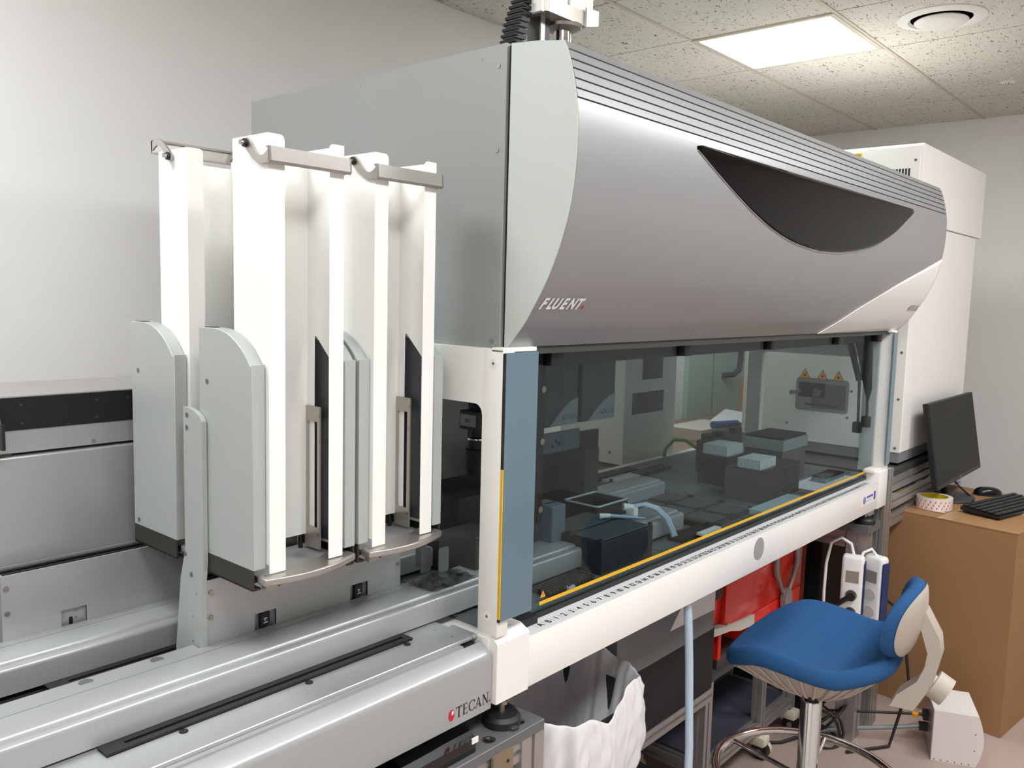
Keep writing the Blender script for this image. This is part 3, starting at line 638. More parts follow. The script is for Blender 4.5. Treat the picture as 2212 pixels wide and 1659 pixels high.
# --- gantry inside
obj(G().box(.10, 2.10, .085, .125, 1.468, 1.497), 'gantry_rail', mat('rail_charcoal', (58, 60, 60), .5), LH, 0)
obj(G().box(.06, 2.10, .40, .46, 1.43, 1.50), 'gantry_beam', DARKG, LH, 0)
obj(G().box(.10, .55, .30, .40, 1.442, 1.50), 'carriage', BLACKM, LH, 0)
# two arm covers, slate upper part with a pale curved corner
def arm(x0, x1, y, za, zb):
    A = obj(G().box(x0, x1, y, y+.03, za, zb, .003), 'arm_cover', SLATE, LH, 0)
    w = x1-x0; h = zb-za; pts = []
    for i in range(11):
        t = i/10; pts.append((x0+w*(.20+.80*t), za+h*.43*(1-(1-t)**1.7)*1.0))
    pts = [(x0+w*.20, za+.0015)]+pts[1:]+[(x1-.0015, za+.0015)]
    obj(G().poly(pts, 'y', y-.0012, y-.0001), 'pale_corner', mat('pale_blue_cover', (168, 188, 198), .4), A, 0)
    tecan(A, lambda u, v, e=0: (x1-w*.44+u, y-.0016-e, za+h*.10+v), w*.077, 'arm_logo')
    return A
arm(.607, .757, .40, 1.263, 1.428); arm(.775, .935, .40, 1.263, 1.428)
obj(G().box(.757, .775, .41, .44, 1.263, 1.428), 'arm_gap_post', BLACKM, LH, 0)
g = G(); g.box(.60, .765, .395, .40, 1.195, 1.25, .002); obj(g, 'sample_cassette', mat('cassette_blue_grey', (110, 130, 142), .4), LH, 0)
for x, z in ((.66, 1.225), (.672, 1.217), (.645, 1.212)): obj(G().cyl((x, .395, z), (x, .3945, z), .005, n=10), 'cassette_hole', BLACK, LH, 40)
obj(G().box(.60, .80, .40, .56, .985, 1.19), 'gripper_block', BLACKM, LH, 0)
obj(G().box(.80, .90, .42, .52, 1.03, 1.18, .008), 'gripper_body', DARKG, LH, 40)
obj(G().box(.775, .875, .41, .42, 1.18, 1.235), 'gripper_fork', BLACK, LH, 0)
# --- deck with segments, locating pins and comb
obj(G().box(.05, 2.10, .052, .74, .965, .985), 'deck_plate', DECKG, LH, 0)
for x in [.10+.15*i for i in range(13)]: obj(G().box(x, x+.002, .07, .73, .985, .9856), 'deck_joint', DARKG, LH, 0)
for x0, x1, y in ((.80, 1.02, .085), (.25, .42, .08), (1.42, 1.62, .60), (.90, 1.5, .66)):
    n = int((x1-x0)/.0125)
    for i in range(n): obj(G().box(x0+i*.0125, x0+i*.0125+.0075, y, y+.045, .985, .997), 'deck_comb_tooth', CARRB, LH, 0)
# --- z column sticking out above the hood
zc = obj(G().box(.185, .215, .095, .125, 2.02, 2.16), 'z_column', mat('z_column_dark', (70, 68, 64), .4, .4), LH, 0)
obj(G().box(.188, .2, .0945, .0955, 2.03, 2.16), 'column_stripe', ALU, zc, 0)
obj(G().cyl((.26, .10, 2.02), (.26, .10, 2.16), .0175, n=24), 'z_rod', CHROME, LH, 40)
zb_ = obj(G().poly(rrect(.165, .295, .065, .135, .012), 'z', 2.132, 2.158), 'z_bracket', BEIGEM, LH, 40)
obj(G().lathe([(.02, 2.120), (.036, 2.126), (.038, 2.133), (.001, 2.133)], (.262, .10, 0), 24), 'bearing', STEEL, zb_, 40)
obj(G().box(.158, .166, .07, .13, 2.13, 2.166), 'end_plate', WHITE, zb_, 0)
obj(G().box(.245, .32, .07, .14, 2.158, 2.30, .003), 'z_head', WHITE, LH, 0)
g = G(); g.box(.205, .245, .075, .078, 2.158, 2.188); g.box(.205, .245, .075, .13, 2.186, 2.189); g.box(.205, .208, .075, .13, 2.158, 2.188); obj(g, 'cable_bracket', ALU, LH, 0)
obj(G().cyl((.292, .064, 2.148), (.292, .062, 2.148), .005, n=12), 'screw', STEEL, zb_, 40)
obj(G().poly([(.285, 2.13), (.325, 2.14), (.325, 2.168), (.285, 2.166)], 'y', .060, .064), 'bracket_ear', ALU, zb_, 0)
# drag chain
for i in range(16):
    t = i/15; x = .122+.06*t**2; z = 2.02+.17*t; y = .11
    lk = obj(G().poly([(x-.014, z), (x+.016, z+.002), (x+.017, z+.0085), (x-.013, z+.0085)], 'y', y-.016, y+.016), 'chain_link', BLACK, LH, 0)
    obj(G().box(x-.016, x-.008, y-.018, y+.018, z+.003, z+.008), 'link_pin', BLACKM, lk, 0)
# --- feet
for x, y in ((.034, .016), (2.02, .03), (.034, .70), (2.02, .70)):
    f_ = obj(G().lathe([(.036, .82), (.036, .833), (.030, .84), (.012, .842), (.012, .842)], (x, y, 0), 32), 'foot', BLACK, LH, 40)
    obj(G().cyl((x, y, .841), (x, y, .8705), .0062, n=12), 'foot_stem', STEEL, f_, 40); obj(G().cyl((x, y, .856), (x, y, .863), .011, n=6), 'foot_nut', STEEL, f_, 30)
# ------------------------------------------------------------------ labware on the deck
DK = .985
def carrier(name, label, cat, x0, x1, y0, y1, h, rows, bodyM=CARRB, padM=PADG, posts=True, group=None):
    T = thing(name, label, cat, ((x0+x1)/2, (y0+y1)/2, DK), group=group)
    obj(G().box(x0, x1, y0, y1, DK, DK+h, .002), 'body', bodyM, T, 0)
    n = rows; dy = (y1-y0)/n
    for i in range(n):
        a = y0+i*dy+.006; b = y0+(i+1)*dy-.006
        obj(G().box(x0+.008, x1-.008, a, b, DK+h, DK+h+.0025, .001, 1), 'nest_pad', padM, T, 0)
        if posts:
            for xx, yy in ((x0+.005, a), (x0+.005, b), (x1-.005, a), (x1-.005, b)):
                obj(G().cyl((xx, yy, DK+h), (xx, yy, DK+h+.008), .0065, .005, 10), 'corner_clip', bodyM, T, 40)
    return T
carrier('tip_carrier', 'tall black tip carrier nearest the front left of the deck', 'labware carrier', .44, .655, .085, .275, .075, 2)
NX, NY = (1.03, 1.165), (.148, .247, .343, .447, .553)
for i, cx in enumerate(NX):
    carrier('plate_carrier', ['flat black five-nest plate carrier, the left of two side by side', 'flat black five-nest plate carrier, the right of two side by side'][i], 'plate carrier', cx-.064, cx+.064, NY[0]-.05, NY[-1]+.05, .013, 5, group='flat nest carriers on the deck')
T = thing('slotted_rack', 'slate blue upright rack with a slot on top, left on the deck', 'rack', (.43, .23, DK))
g = G(); g.box(.405, .455, .20, .262, DK, 1.128, .003); obj(g, 'body', mat('rack_slate', (104, 120, 130), .45), T, 0)
obj(G().box(.412, .448, .225, .233, 1.128, 1.1286), 'top_slot', BLACK, T, 0)
T = thing('acrylic_box', 'clear open acrylic box with clips along its rim on the deck', 'box', (.87, .54, DK))
g = G(); x0, x1, y0, y1, za, zb = .79, .95, .483, .598, 1.02, 1.098
for a in ((x0, x1, y0, y0+.004), (x0, x1, y1-.004, y1), (x0, x0+.004, y0+.004, y1-.004), (x1-.004, x1, y0+.004, y1-.004)): g.box(*a, za, zb)
obj(g, 'walls', CLEAR, T, 0)
g = G()
for a in ((x0-.006, x1+.006, y0-.006, y0+.008), (x0-.006, x1+.006, y1-.008, y1+.006), (x0-.006, x0+.008, y0+.008, y1-.008), (x1-.008, x1+.006, y0+.008, y1-.008)): g.box(*a, zb, zb+.004, .0008, 1)
obj(g, 'rim', mat('acrylic_rim', (170, 186, 190), .25), T, 0)
for x, y in ((x0, .54), (x0+.05, y0), (x1-.04, y0), (x1, .52), (x1, .57), (x0+.06, y1)): obj(G().box(x-.004, x+.004, y-.004, y+.004, zb+.004, zb+.011, .001, 1), 'rim_clip', mat('acrylic_rim', (0, 0, 0)), T, 0)
obj(G().box(x0, x1, y0, y1, DK, za-.001), 'base', CARRB, T, 0)
T = thing('wash_tray', 'dark wash tray with a clear square rim beside the black carrier', 'tray', (.70, .29, DK))
obj(G().box(.634, .772, .236, .342, DK, 1.03), 'base', CARRB, T, 0)
g = G()
for a in ((.634, .772, .236, .239), (.634, .772, .339, .342), (.634, .637, .239, .339), (.769, .772, .239, .339)): g.box(*a, 1.03, 1.078)
obj(g, 'wall', CARRB, T, 0)
obj(G().tube([(x, y, 1.080) for x, y in rrect(.634, .772, .236, .342, .008)], .003, 8, closed=True), 'rim', mat('tray_rim', (176, 190, 190), .25), T, 50)
# wash tubing
T = thing('tubing_connector', 'pair of pale blue tubes rising from a white connector on the deck', 'tubing', (.72, .19, 1.05))
pth = lambda d: [(.712+d, .185, 1.078), (.735+d, .165, 1.083), (.760+d, .145, 1.072), (.785+d, .128, 1.045), (.80+d, .118, 1.01), (.808+d, .113, .986)]
for d in (0, .012): obj(G().tube(pth(d), .0052, 10), 'tube', PALEBLUE, T, 60)
obj(G().cyl((.695, .20, 1.078), (.718, .182, 1.076), .0095, .0075, 14), 'plug', INKW, T, 40); obj(G().box(.700, .722, .170, .196, 1.050, 1.078, .004), 'block', INKW, T, 40); obj(G().box(.722, .726, .172, .176, 1.079, 1.083), 'red_mark', REDL, T, 0)
T = thing('loose_connector', 'single white tapered tube end lying on the black carrier', 'tubing', (.60, .2, 1.063))
obj(G().cyl((.598, .205, 1.0705), (.620, .188, 1.0705), .007, .006, 12), 'plug', INKW, T, 40); obj(G().tube([(.620, .188, 1.0705), (.65, .15, 1.069), (.672, .118, 1.068)], [.005, .004, .0015], 8), 'tip', PALEBLUE, T, 50)
random.seed(11)
for i in range(7):
    x, y = .30+.10*random.random(), .075+.04*random.random(); a = random.uniform(0, 6.28); d = Vector((math.cos(a), math.sin(a), 0))*.012
    o = obj(G().cyl(Vector((x, y, DK+.005))-d, Vector((x, y, DK+.005+.003*random.random()))+d, .0055, .003, 10), 'tube_fitting', PALEBLUE, None, 40)
    tag(o, 'tiny clear tube fitting lying loose in front of the black carrier', 'fitting', 'loose fittings on the deck front')
tag(obj(G().box(.24, .34, .15, .30, DK, 1.02, .003), 'deck_block', SLATE, None, 0), 'low slate block at the left end of the deck', 'block')
tag(obj(G().box(1.25, 1.53, .607, .657, DK, .9905), 'label_plate', PAPER, None, 0), 'long white blank plate lying on the rear of the deck', 'plate')
tag(obj(G().box(1.21, 1.49, .058, .102, DK, 1.001, .001, 1), 'reagent_trough', mat('pale_trough', (190, 206, 212), .4), None, 0), 'long pale blue block lying at the front of the deck', 'trough')
tag(obj(G().box(.86, .96, .06, .078, .997, 1.003), 'barcode_strip', PAPER, None, 0), 'short pale strip lying on the front comb of the deck', 'strip')
# raised carriers with white tip racks
def rack(x0, x1, y0, y1, z0, z1, label):
    T = thing('tip_rack', label, 'tip rack', ((x0+x1)/2, (y0+y1)/2, z0), group='white tip racks')
    RK = mat('tip_rack_white', (206, 214, 214), .4)
    obj(G().box(x0+.002, x1-.002, y0+.002, y1-.002, z0, z1-.002), 'core', RK, T, 0)
    n = 9; w = (x1-x0)/n
    for i in range(n): obj(G().box(x0+i*w, x0+(i+.62)*w, y0, y1, z0+.002, z1, .0006, 1), 'rib', RK, T, 0)
    n = 7; w = (y1-y0)/n
    for i in range(n): obj(G().box(x0-.001, x0+.001, y0+i*w, y0+(i+.62)*w, z0+.003, z1, .0004, 1), 'rib', RK, T, 0)
    return T
T = thing('stacked_carrier', 'brown-grey raised carrier under the farther white tip rack', 'labware carrier', (1.56, .37, DK))
obj(G().box(1.49, 1.63, .315, .42, 1.05, 1.085, .002), 'tray', CARRB, T, 0); obj(G().box(1.50, 1.62, .325, .41, DK, 1.05), 'body', PADG, T, 0)
g = G(); g.box(1.489, 1.492, .314, .421, DK, 1.05); g.box(1.628, 1.631, .314, .421, DK, 1.05); g.box(1.489, 1.631, .312, .3145, DK, 1.05); obj(g, 'acrylic_wall', CLEARD, T, 0)
rack(1.50, 1.62, .322, .413, 1.085, 1.12, 'white ribbed tip rack, the farther of two on the deck')
T = thing('stacked_carrier', 'brown-grey carrier with black side vents under the nearer white tip rack', 'labware carrier', (1.5, .18, DK))
obj(G().box(1.345, 1.62, .12, .25, DK, 1.088, .002), 'body', CARRB, T, 0)
for z in (1.0, 1.03, 1.06): obj(G().box(1.49, 1.60, .1185, .1205, z, z+.014), 'side_vent', BLACK, T, 0)
obj(G().box(1.343, 1.345, .122, .248, DK, 1.085), 'face_plate', mat('carrier_taupe', (96, 92, 86), .5), T, 0)
rack(1.35, 1.465, .135, .212, 1.088, 1.12, 'white ribbed tip rack, the nearer of two on the deck')
T = thing('heater_shaker', 'square grey shaker with a black ribbed top behind the tip racks', 'shaker', (1.75, .27, DK))
obj(G().box(1.66, 1.86, .20, .34, DK, 1.10, .003), 'body', mat('shaker_taupe', (98, 92, 84), .5), T, 0); obj(G().box(1.655, 1.865, .195, .345, 1.10, 1.138, .002), 'collar', mat('shaker_grey', (140, 150, 150), .45), T, 0)
obj(G().box(1.66, 1.86, .20, .34, 1.138, 1.146, .002), 'top_plate', BLACKM, T, 0)
T = thing('black_adapter', 'dark bracket with square lugs standing behind the tip racks', 'bracket', (1.8, .5, DK))
obj(G().box(1.65, 1.95, .49, .52, DK, 1.10), 'plate', DARKG, T, 0)
for x in (1.68, 1.76, 1.90): obj(G().box(x, x+.05, .49, .52, 1.10, 1.12, .002), 'lug', CARRB, T, 0)
tag(obj(G().tube([(1.70, .44, 1.03), (1.72, .5, 1.045), (1.76, .58, 1.05), (1.80, .65, 1.065), (1.80, .70, 1.06), (1.79, .73, 1.02), (1.79, .735, .99)], .007, 8), 'green_cable', GREENC, None, 60), 'bright green cable arching over the rear of the deck', 'cable')
tag(obj(G().box(1.66, 2.0, .06, .18, DK, .9862), 'paper_sheet', PAPER, None, 0), 'white paper sheet lying on the right end of the deck', 'paper')
T = thing('black_comb_rack', 'black toothed rack at the right end of the deck', 'rack', (1.9, .11, DK))
obj(G().box(1.80, 1.98, .10, .15, .987, 1.0), 'base', DECKG, T, 0)
for i in range(12): obj(G().box(1.81+i*.0135, 1.818+i*.0135, .098, .152, 1.0, 1.006), 'tooth', BLACK, T, 0)
# microscope style camera seen through the left opening
T = thing('inspection_camera', 'black inspection camera hanging inside the left side opening', 'camera', (.30, .33, 1.2))
obj(G().box(.285, .40, .305, .36, 1.20, 1.40, .003), 'mount_plate', BLACKM, T, 0)
obj(G().box(.243, .298, .29, .345, 1.308, 1.35, .002), 'camera_body', BLACK, T, 0); obj(G().box(.2425, .2432, .294, .341, 1.316, 1.342), 'camera_label', mat('label_grey', (150, 150, 150), .4), T, 0)
g = G(); text(g, 'IDS', lambda u, v: (.2421, .3175-u*.0+v*-.0+.0, 1.329) if False else (.2421, .318-u, 1.3255+v), .010, bold=.03); obj(g, 'camera_print', INK, T, 0)
obj(G().lathe([(.019, 1.26), (.021, 1.265), (.021, 1.288), (.017, 1.29), (.017, 1.308), (.0165, 1.308)], (.272, .318, 0), 24), 'lens', BLACK, T, 40)
obj(G().lathe([(.0215, 1.284), (.0215, 1.288), (.0212, 1.288)], (.272, .318, 0), 24), 'lens_ring', CHROME, T, 40)
obj(G().lathe([(.020, 1.205), (.024, 1.22), (.024, 1.262), (.019, 1.262)], (.272, .318, 0), 24), 'light_ring', BLACKM, T, 40)
obj(G().tube([(.270, .32, 1.35), (.268, .325, 1.375), (.25, .345, 1.39), (.24, .355, 1.43), (.24, .355, 1.5)], .005, 8), 'camera_cable', BLACK, T, 50)
for y, z in ((.31, 1.345), (.31, 1.312), (.34, 1.345), (.34, 1.312)): obj(G().cyl((.285, y, z), (.2845, y, z), .003, n=10), 'screw', ALU, T, 40)
T = thing('black_instrument', 'low black instrument housing inside the left side opening', 'instrument', (.27, .32, DK))
obj(G().box(.20, .50, .30, .47, DK, 1.165, .012), 'housing', BLACKM, T, 40)
obj(G().box(.14, .24, .19, .30, 1.02, 1.105, .004), 'module', DARKG, T, 40)
obj(G().box(.15, .23, .2, .203, 1.08, 1.106, .002), 'module_lip', ALUD, T, 0)
for x, y in ((.03, .235), (.06, .215), (.05, .27)):
    o = obj(G().poly([p for p in rrect(x-.0, x+.028, 1.05, 1.10, .006)], 'y', y, y+.002), 'hook_plate', ALUD, None, 0); obj_l = 'small grey tab plate standing on the rail end inside the opening'
    tag(o, obj_l, 'bracket', 'tab plates inside the left opening')
sheet = G(); random.seed(5)
sheet.grid(lambda u, v: (.30+.55*u, .755+.012*math.sin(9*u+3*v)+.008*math.sin(17*v+5*u), .99+.45*v), 24, 18)
tag(obj(sheet, 'dust_cover', mat('white_film_sheet', (225, 224, 220), .5), None, 60), 'white crinkled sheet hanging at the back of the machine', 'sheet')
# ------------------------------------------------------------------ things standing behind the machine
B = thing('rear_bench', 'low bench against the back wall behind the machine', 'bench', (2.2, 1.13, 0))
obj(G().box(-.6, 3.95, .84, 1.40, .90, .94, .003), 'worktop', WOODB, B, 0)
for x in (-.55, .9, 2.3, 3.88):
    for y in (.86, 1.34): obj(G().box(x, x+.04, y, y+.04, 0, .90), 'leg', ALU, B, 0)
T = thing('white_instrument', 'tall white instrument with two dark windows behind the machine', 'instrument', (1.87, 1.0, .94))
obj(G().box(1.655, 2.04, .84, 1.15, .955, 1.62, .004), 'cabinet', WHITE, T, 0)
obj(G().box(1.775, 1.925, .8385, .8402, 1.285, 1.375), 'upper_window', mat('instrument_window', (74, 82, 80), .2), T, 0); obj(G().box(1.71, 1.94, .8385, .8402, 1.15, 1.235), 'lower_window', mat('instrument_window', (0, 0, 0)), T, 0)
obj(G().box(1.74, 1.87, .838, .8388, 1.156, 1.229), 'window_screen', mat('instrument_screen', (56, 54, 58), .3), T, 0)
for y, z in ((.93, 1.33), (1.02, 1.06), (.9, 1.0)): obj(G().cyl((1.655, y, z), (1.653, y, z), .006, n=10), 'screw', ALUD, T, 40)
for x in (1.67, 2.0):
    for y in (.86, 1.11): obj(G().cyl((x, y, .94), (x, y, .956), .015, n=12), 'foot', BLACK, T, 40)
T = thing('carton', 'small pale carton with printed side on the rear bench', 'box', (2.62, 1.0, .94))
obj(G().box(2.45, 2.80, .93, 1.12, .94, 1.0, .002), 'body', mat('pale_carton', (206, 196, 180), .8), T, 0); obj(G().box(2.448, 2.45, .94, 1.11, .941, .948), 'edge_stripe', mat('carton_stripe', (200, 140, 90), .7), T, 0)
T = obj(G().poly([(2.75, 1.05), (3.25, 1.22), (3.15, .98), (2.85, .90)], 'z', 1.001, 1.004), 'foam_board', PAPER, None, 0); tag(T, 'large white board lying flat on the cartons behind the machine', 'board')
tag(obj(G().cyl((2.50, .90, 1.025), (2.74, .90, 1.010), .017, n=16), 'blue_roll', mat('blue_roll', (52, 98, 160), .5), None, 40), 'blue roll lying on the carton behind the machine', 'roll')
T = thing('cardboard_carton', 'brown cardboard carton at the right end of the rear bench', 'box', (3.5, 1.0, .94)); obj(G().box(3.2, 3.8, .88, 1.12, .94, 1.18, .003), 'body', CARD, T, 0); obj(G().box(3.2, 3.8, .995, 1.005, 1.1795, 1.1805), 'tape', mat('carton_tape', (190, 160, 120), .4), T, 0)
tag(obj(G().poly([(3.30, 1.181), (3.50, 1.181), (3.48, 1.36), (3.31, 1.36)], 'y', .95, .953), 'paper_note', PAPER, None, 0), 'white printed sheet propped upright on the brown carton', 'paper')
# ------------------------------------------------------------------ tall white cabinet at the right
T = thing('storage_tower', 'tall white instrument tower right of the machine with a gray base', 'cabinet', (2.88, .38, .97))
TX0, TX1, TY0, TY1 = 2.42, 3.335, .045, .72
g = G(); z0, z1 = 1.023, 1.922; pa, pb, qa, qb = .267, .470, 1.163, 1.282
# left side plate with the transfer port cut out
g.box(TX0, TX0+.01, TY0+.002, pa, z0, z1); g.box(TX0, TX0+.01, pb, TY1, z0, z1); g.box(TX0, TX0+.01, pa, pb, z0, qa); g.box(TX0, TX0+.01, pa, pb, qb, z1)
obj(g, 'side_plate', WHITE, T, 0)
obj(G().box(TX0+.011, TX1, TY0, TY0+.02, z0, z1, .002), 'lower_door', WHITE2, T, 0)
obj(G().box(TX1-.004, TX1+.045, TY0+.014, TY1, z0, z1-.012), 'side_trim', mat('tower_trim_grey', (168, 166, 168), .5), T, 0)
obj(G().box(TX0+.011, TX1-.005, TY0+.02, TY1, z0, z1), 'inner_body', mat('tower_inside', (150, 150, 148), .6), T, 0)
obj(G().box(TX0+.012, TX1+.075, TY0-.006, TY1, 1.9245, 2.224, .003), 'upper_cover', WHITE2, T, 0)
obj(G().box(TX0, TX0+.012, TY0+.002, TY1, 1.925, 2.215, .002), 'upper_side', WHITE, T, 0)
for i in range(18): obj(G().box(TX0-.0009, TX0+.0005, .082+i*.0115, .0885+i*.0115, 2.085, 2.13), 'vent_slot', BLACK, T, 0)
ylw = obj(G().box(TX0-.0010, TX0+.0005, .268, .325, 2.183, 2.203), 'caution_label', mat('label_yellow', (236, 214, 30), .5), T, 0)
g = G(); g.raw([(TX0-.0013, y, z) for y, z in [(.322, 2.186), (.306, 2.186), (.314, 2.200)]], [[0, 1, 2]])
for z in (2.188, 2.193, 2.198): g.box(TX0-.0014, TX0-.0011, .272, .300, z-.0008, z+.0008)
obj(g, 'label_print', INK, ylw, 0)
for y, z in ((.052, 2.16), (.052, 1.42), (.052, 1.235), (.052, 1.04), (.225, 1.345), (.235, 1.25), (.245, 1.14), (.50, 1.09)): obj(G().cyl((TX0, y+.012, z), (TX0-.002, y+.012, z), .0052, n=12), 'screw', ALUD, T, 40)
obj(G().box(TX0+.004, TX1, TY0+.004, TY1, .981, 1.023), 'plinth', mat('plinth_grey', (140, 140, 142), .5), T, 0)
obj(G().box(TX0+.03, TX1-.03, TY0+.03, TY1-.03, .97, .981), 'plinth_foot', BLACK, T, 0)
# port: dark cavity, shutter glass and three warning triangles
pf = obj(G().poly(rrect(pa-.010, pb+.010, qa-.010, qb+.010, .016), 'x', TX0-.001, TX0+.0005), 'port_frame', mat('port_frame_grey', (150, 152, 150), .4), T, 0)
obj(G().box(TX0-.0018, TX0-.0009, pa+.002, pb-.06, qa+.004, qb-.012), 'port_window', mat('port_taupe', (108, 102, 98), .3), pf, 0)
obj(G().box(TX0-.0022, TX0-.0009, pb-.115, pb-.002, 1.21, qb-.010), 'port_opening', BLACK, pf, 0)
g = G(); g.raw([(TX0-.0025, y, z) for y, z in ((.41, 1.215), (.38, 1.215), (.365, 1.24), (.40, 1.25))], [[0, 1, 2, 3]]); obj(g, 'port_glimpse', ALUD, pf, 0)
obj(G().box(TX0-.0026, TX0-.001, pa+.03, pb-.03, qa+.012, qa+.022), 'port_shelf', DARKG, pf, 0)
for y in (.444, .370, .303):
    a = obj(G().poly([(y-.023, 1.288), (y+.023, 1.288), (y, 1.330)], 'x', TX0-.0016, TX0+.0005), 'warning_triangle', INK, T, 0)
    obj(G().poly([(y-.0205, 1.2895), (y+.0205, 1.2895), (y, 1.3275)], 'x', TX0-.002, TX0-.0016), 'triangle_face', WYEL, a, 0)
    obj(G().poly(circ(y, 1.302, .005, 10), 'x', TX0-.0023, TX0-.002), 'triangle_mark', INK, a, 0)
obj(G().box(TX0-.09, TX0-.0, .455, .470, 1.225, 1.24), 'port_arm', ALUD, T, 0)
# ------------------------------------------------------------------ aluminium profile tables
def profile(g, p0, p1, w=.04, up=None):
    """aluminium profile with a groove on each side between two points along an axis"""
    p0 = Vector(p0); p1 = Vector(p1); h = w/2; gw = .0045; gd = .006
    cs = []
    for k in range(4):
        a = k*math.pi/2; c, s_ = math.cos(a), math.sin(a)
        for x, y in ((h, -h), (h, -gw), (h-gd, -gw), (h-gd, gw), (h, gw)): cs.append((x*c-y*s_, x*s_+y*c))
    d = (p1-p0).normalized(); u = Vector((0, 0, 1)) if abs(d.z) < .5 else Vector((1, 0, 0)); v = d.cross(u).normalized(); u = v.cross(d)
    A = [g.bm.verts.new(p0+u*a+v*b) for a, b in cs]; Bv = [g.bm.verts.new(p1+u*a+v*b) for a, b in cs]; n = len(cs)
    fs = [g.bm.faces.new(A), g.bm.faces.new(Bv[::-1])]
    for i in range(n): fs.append(g.bm.faces.new((A[i], Bv[i], Bv[(i+1) % n], A[(i+1) % n])))
    bmesh.ops.recalc_face_normals(g.bm, faces=fs)
def prof(p0, p1, parent, name, w=.04, M=ALU):
    g = G(); profile(g, p0, p1, w); return obj(g, name, M, parent, 0)
TB = thing('profile_table', 'aluminium profile table carrying the left end of the machine', 'table', (-.5, .36, 0))
for x in (-1.5, -.75, .068):
    for y in (-.002, .72): prof((x, y, 0), (x, y, .80), TB, 'leg', .064 if y < 0 else .04)
g = G(); g.box(-1.6, .1, -.034, .75, .800, .82, .001, 1); obj(g, 'top_plate', ALUD, TB, 0)
g = G(); profile(g, (-1.46, -.01, .78), (.036, -.01, .78), .04); obj(g, 'front_rail', ALU, TB, 0)
for x, y in ((-.03, -.012), (.056, -.008), (.03, -.016), (.075, .05), (-.09, .03)): obj(G().lathe([(.011, .8202), (.012, .8215), (.008, .8218), (.006, .8205), (.001, .8205)], (x, y, 0), 20), 'bolt', CHROME, TB, 40)
obj(G().poly(rrect(-.048, .004, .70, .805, .004), 'y', -.0405, -.0345), 'joint_plate', mat('nickel_plate', (158, 142, 120), .4, .6), TB, 0)
for x, z, M in ((-.035, .775, CHROME), (-.010, .785, BLACK)): obj(G().cyl((x, -.0405, z), (x, -.042, z), .0065 if M is CHROME else .003, n=16), 'plate_screw', M, TB, 40)
T = thing('plastic_case', 'clear flat plastic case lying open under the track front', 'case', (-.13, .02, .82))
T.rotation_euler = (0, 0, math.radians(0))
g = G(); g.box(-.235, -.075, -.02, .06, .8205, .823); obj(g, 'bottom', CLEARD, T, 0)
g = G(); 
for a in ((-.235, -.075, -.022, -.019), (-.235, -.075, .059, .062), (-.235, -.232, -.019, .059), (-.078, -.075, -.019, .059)): g.box(*a, .8205, .845)
obj(g, 'walls', CLEARD, T, 0)
g = G(); g.raw([(-.235, -.022, .846), (-.075, -.022, .846), (-.06, .02, .852), (-.22, .03, .852)], [[0, 1, 2, 3]]); o = obj(g, 'lid', CLEARD, T, 0); so = o.modifiers.new('s', 'SOLIDIFY'); so.thickness = .002
obj(G().box(-.085, -.07, -.0235, -.021, .838, .848), 'latch', INKW, T, 0)
TB2 = thing('profile_table', 'aluminium profile frame carrying the right end of the machine', 'table', (2.2, .3, 0))
for x, y in ((2.035, .05), (2.035, .70)): prof((x, y, 0), (x, y, .79), TB2, 'leg', .07)
for x in (2.166, 2.205): prof((x, .022, 0), (x, .022, .998), TB2, 'post', .036)
for z, w in ((.920, .056), (.850, .056), (.775, .05)): prof((2.226, .052, z), (3.36, .052, z), TB2, 'long_rail', w)
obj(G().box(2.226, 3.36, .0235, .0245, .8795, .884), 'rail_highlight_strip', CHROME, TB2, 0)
for x, y in ((3.34, .10), (3.34, .66), (2.25, .66)): prof((x, y, 0), (x, y, .945), TB2, 'leg', .05)
obj(G().box(2.226, 3.37, .028, .74, .950, .9695), 'tower_shelf', DARKG, TB2, 0)
obj(G().box(1.97, 2.10, .0, .75, .79, .82, .001, 1), 'top_plate', ALUD, TB2, 0)
prof((2.035, .09, .75), (2.035, .66, .75), TB2, 'side_rail', .06)
# ------------------------------------------------------------------ waste bin with white liner bag
T = thing('waste_bin', 'dark rectangular waste bin under the machine', 'bin', (.42, .19, 0))
def ring(hx, hy, z, n=48, r=.35):
    out = []
    for k in range(n):
        a = 2*math.pi*k/n; c, s_ = math.cos(a), math.sin(a); p = 3.2
        rr = 1/((abs(c)**p+abs(s_)**p)**(1/p)); out.append((hx*rr*c, hy*rr*s_, z))
    return out
g = G(); rows = [ring(.11, .10, .0), ring(.172, .155, .68), ring(.170, .153, .68), ring(.107, .097, .01)]
V = [[g.bm.verts.new((x+.42, y+.19, z)) for x, y, z in r_] for r_ in rows]
for i in range(3):
    for k in range(48): g.bm.faces.new((V[i][k], V[i][(k+1) % 48], V[i+1][(k+1) % 48], V[i+1][k]))
g.bm.faces.new(V[0]); g.bm.faces.new(V[3][::-1]); bmesh.ops.recalc_face_normals(g.bm, faces=g.bm.faces)
obj(g, 'bin_body', mat('bin_charcoal', (52, 54, 58), .5), T, 40)
def bagm():
    M = mat('white_bin_liner', (232, 230, 232), .4); b = M.node_tree.nodes['Principled BSDF']; b.inputs['Transmission Weight'].default_value = 0.0
    b.inputs['Subsurface Weight'].default_value = .0; return M
random.seed(21); N = 120
wv = [[random.uniform(-1, 1) for _ in range(3)] for _ in range(24)]
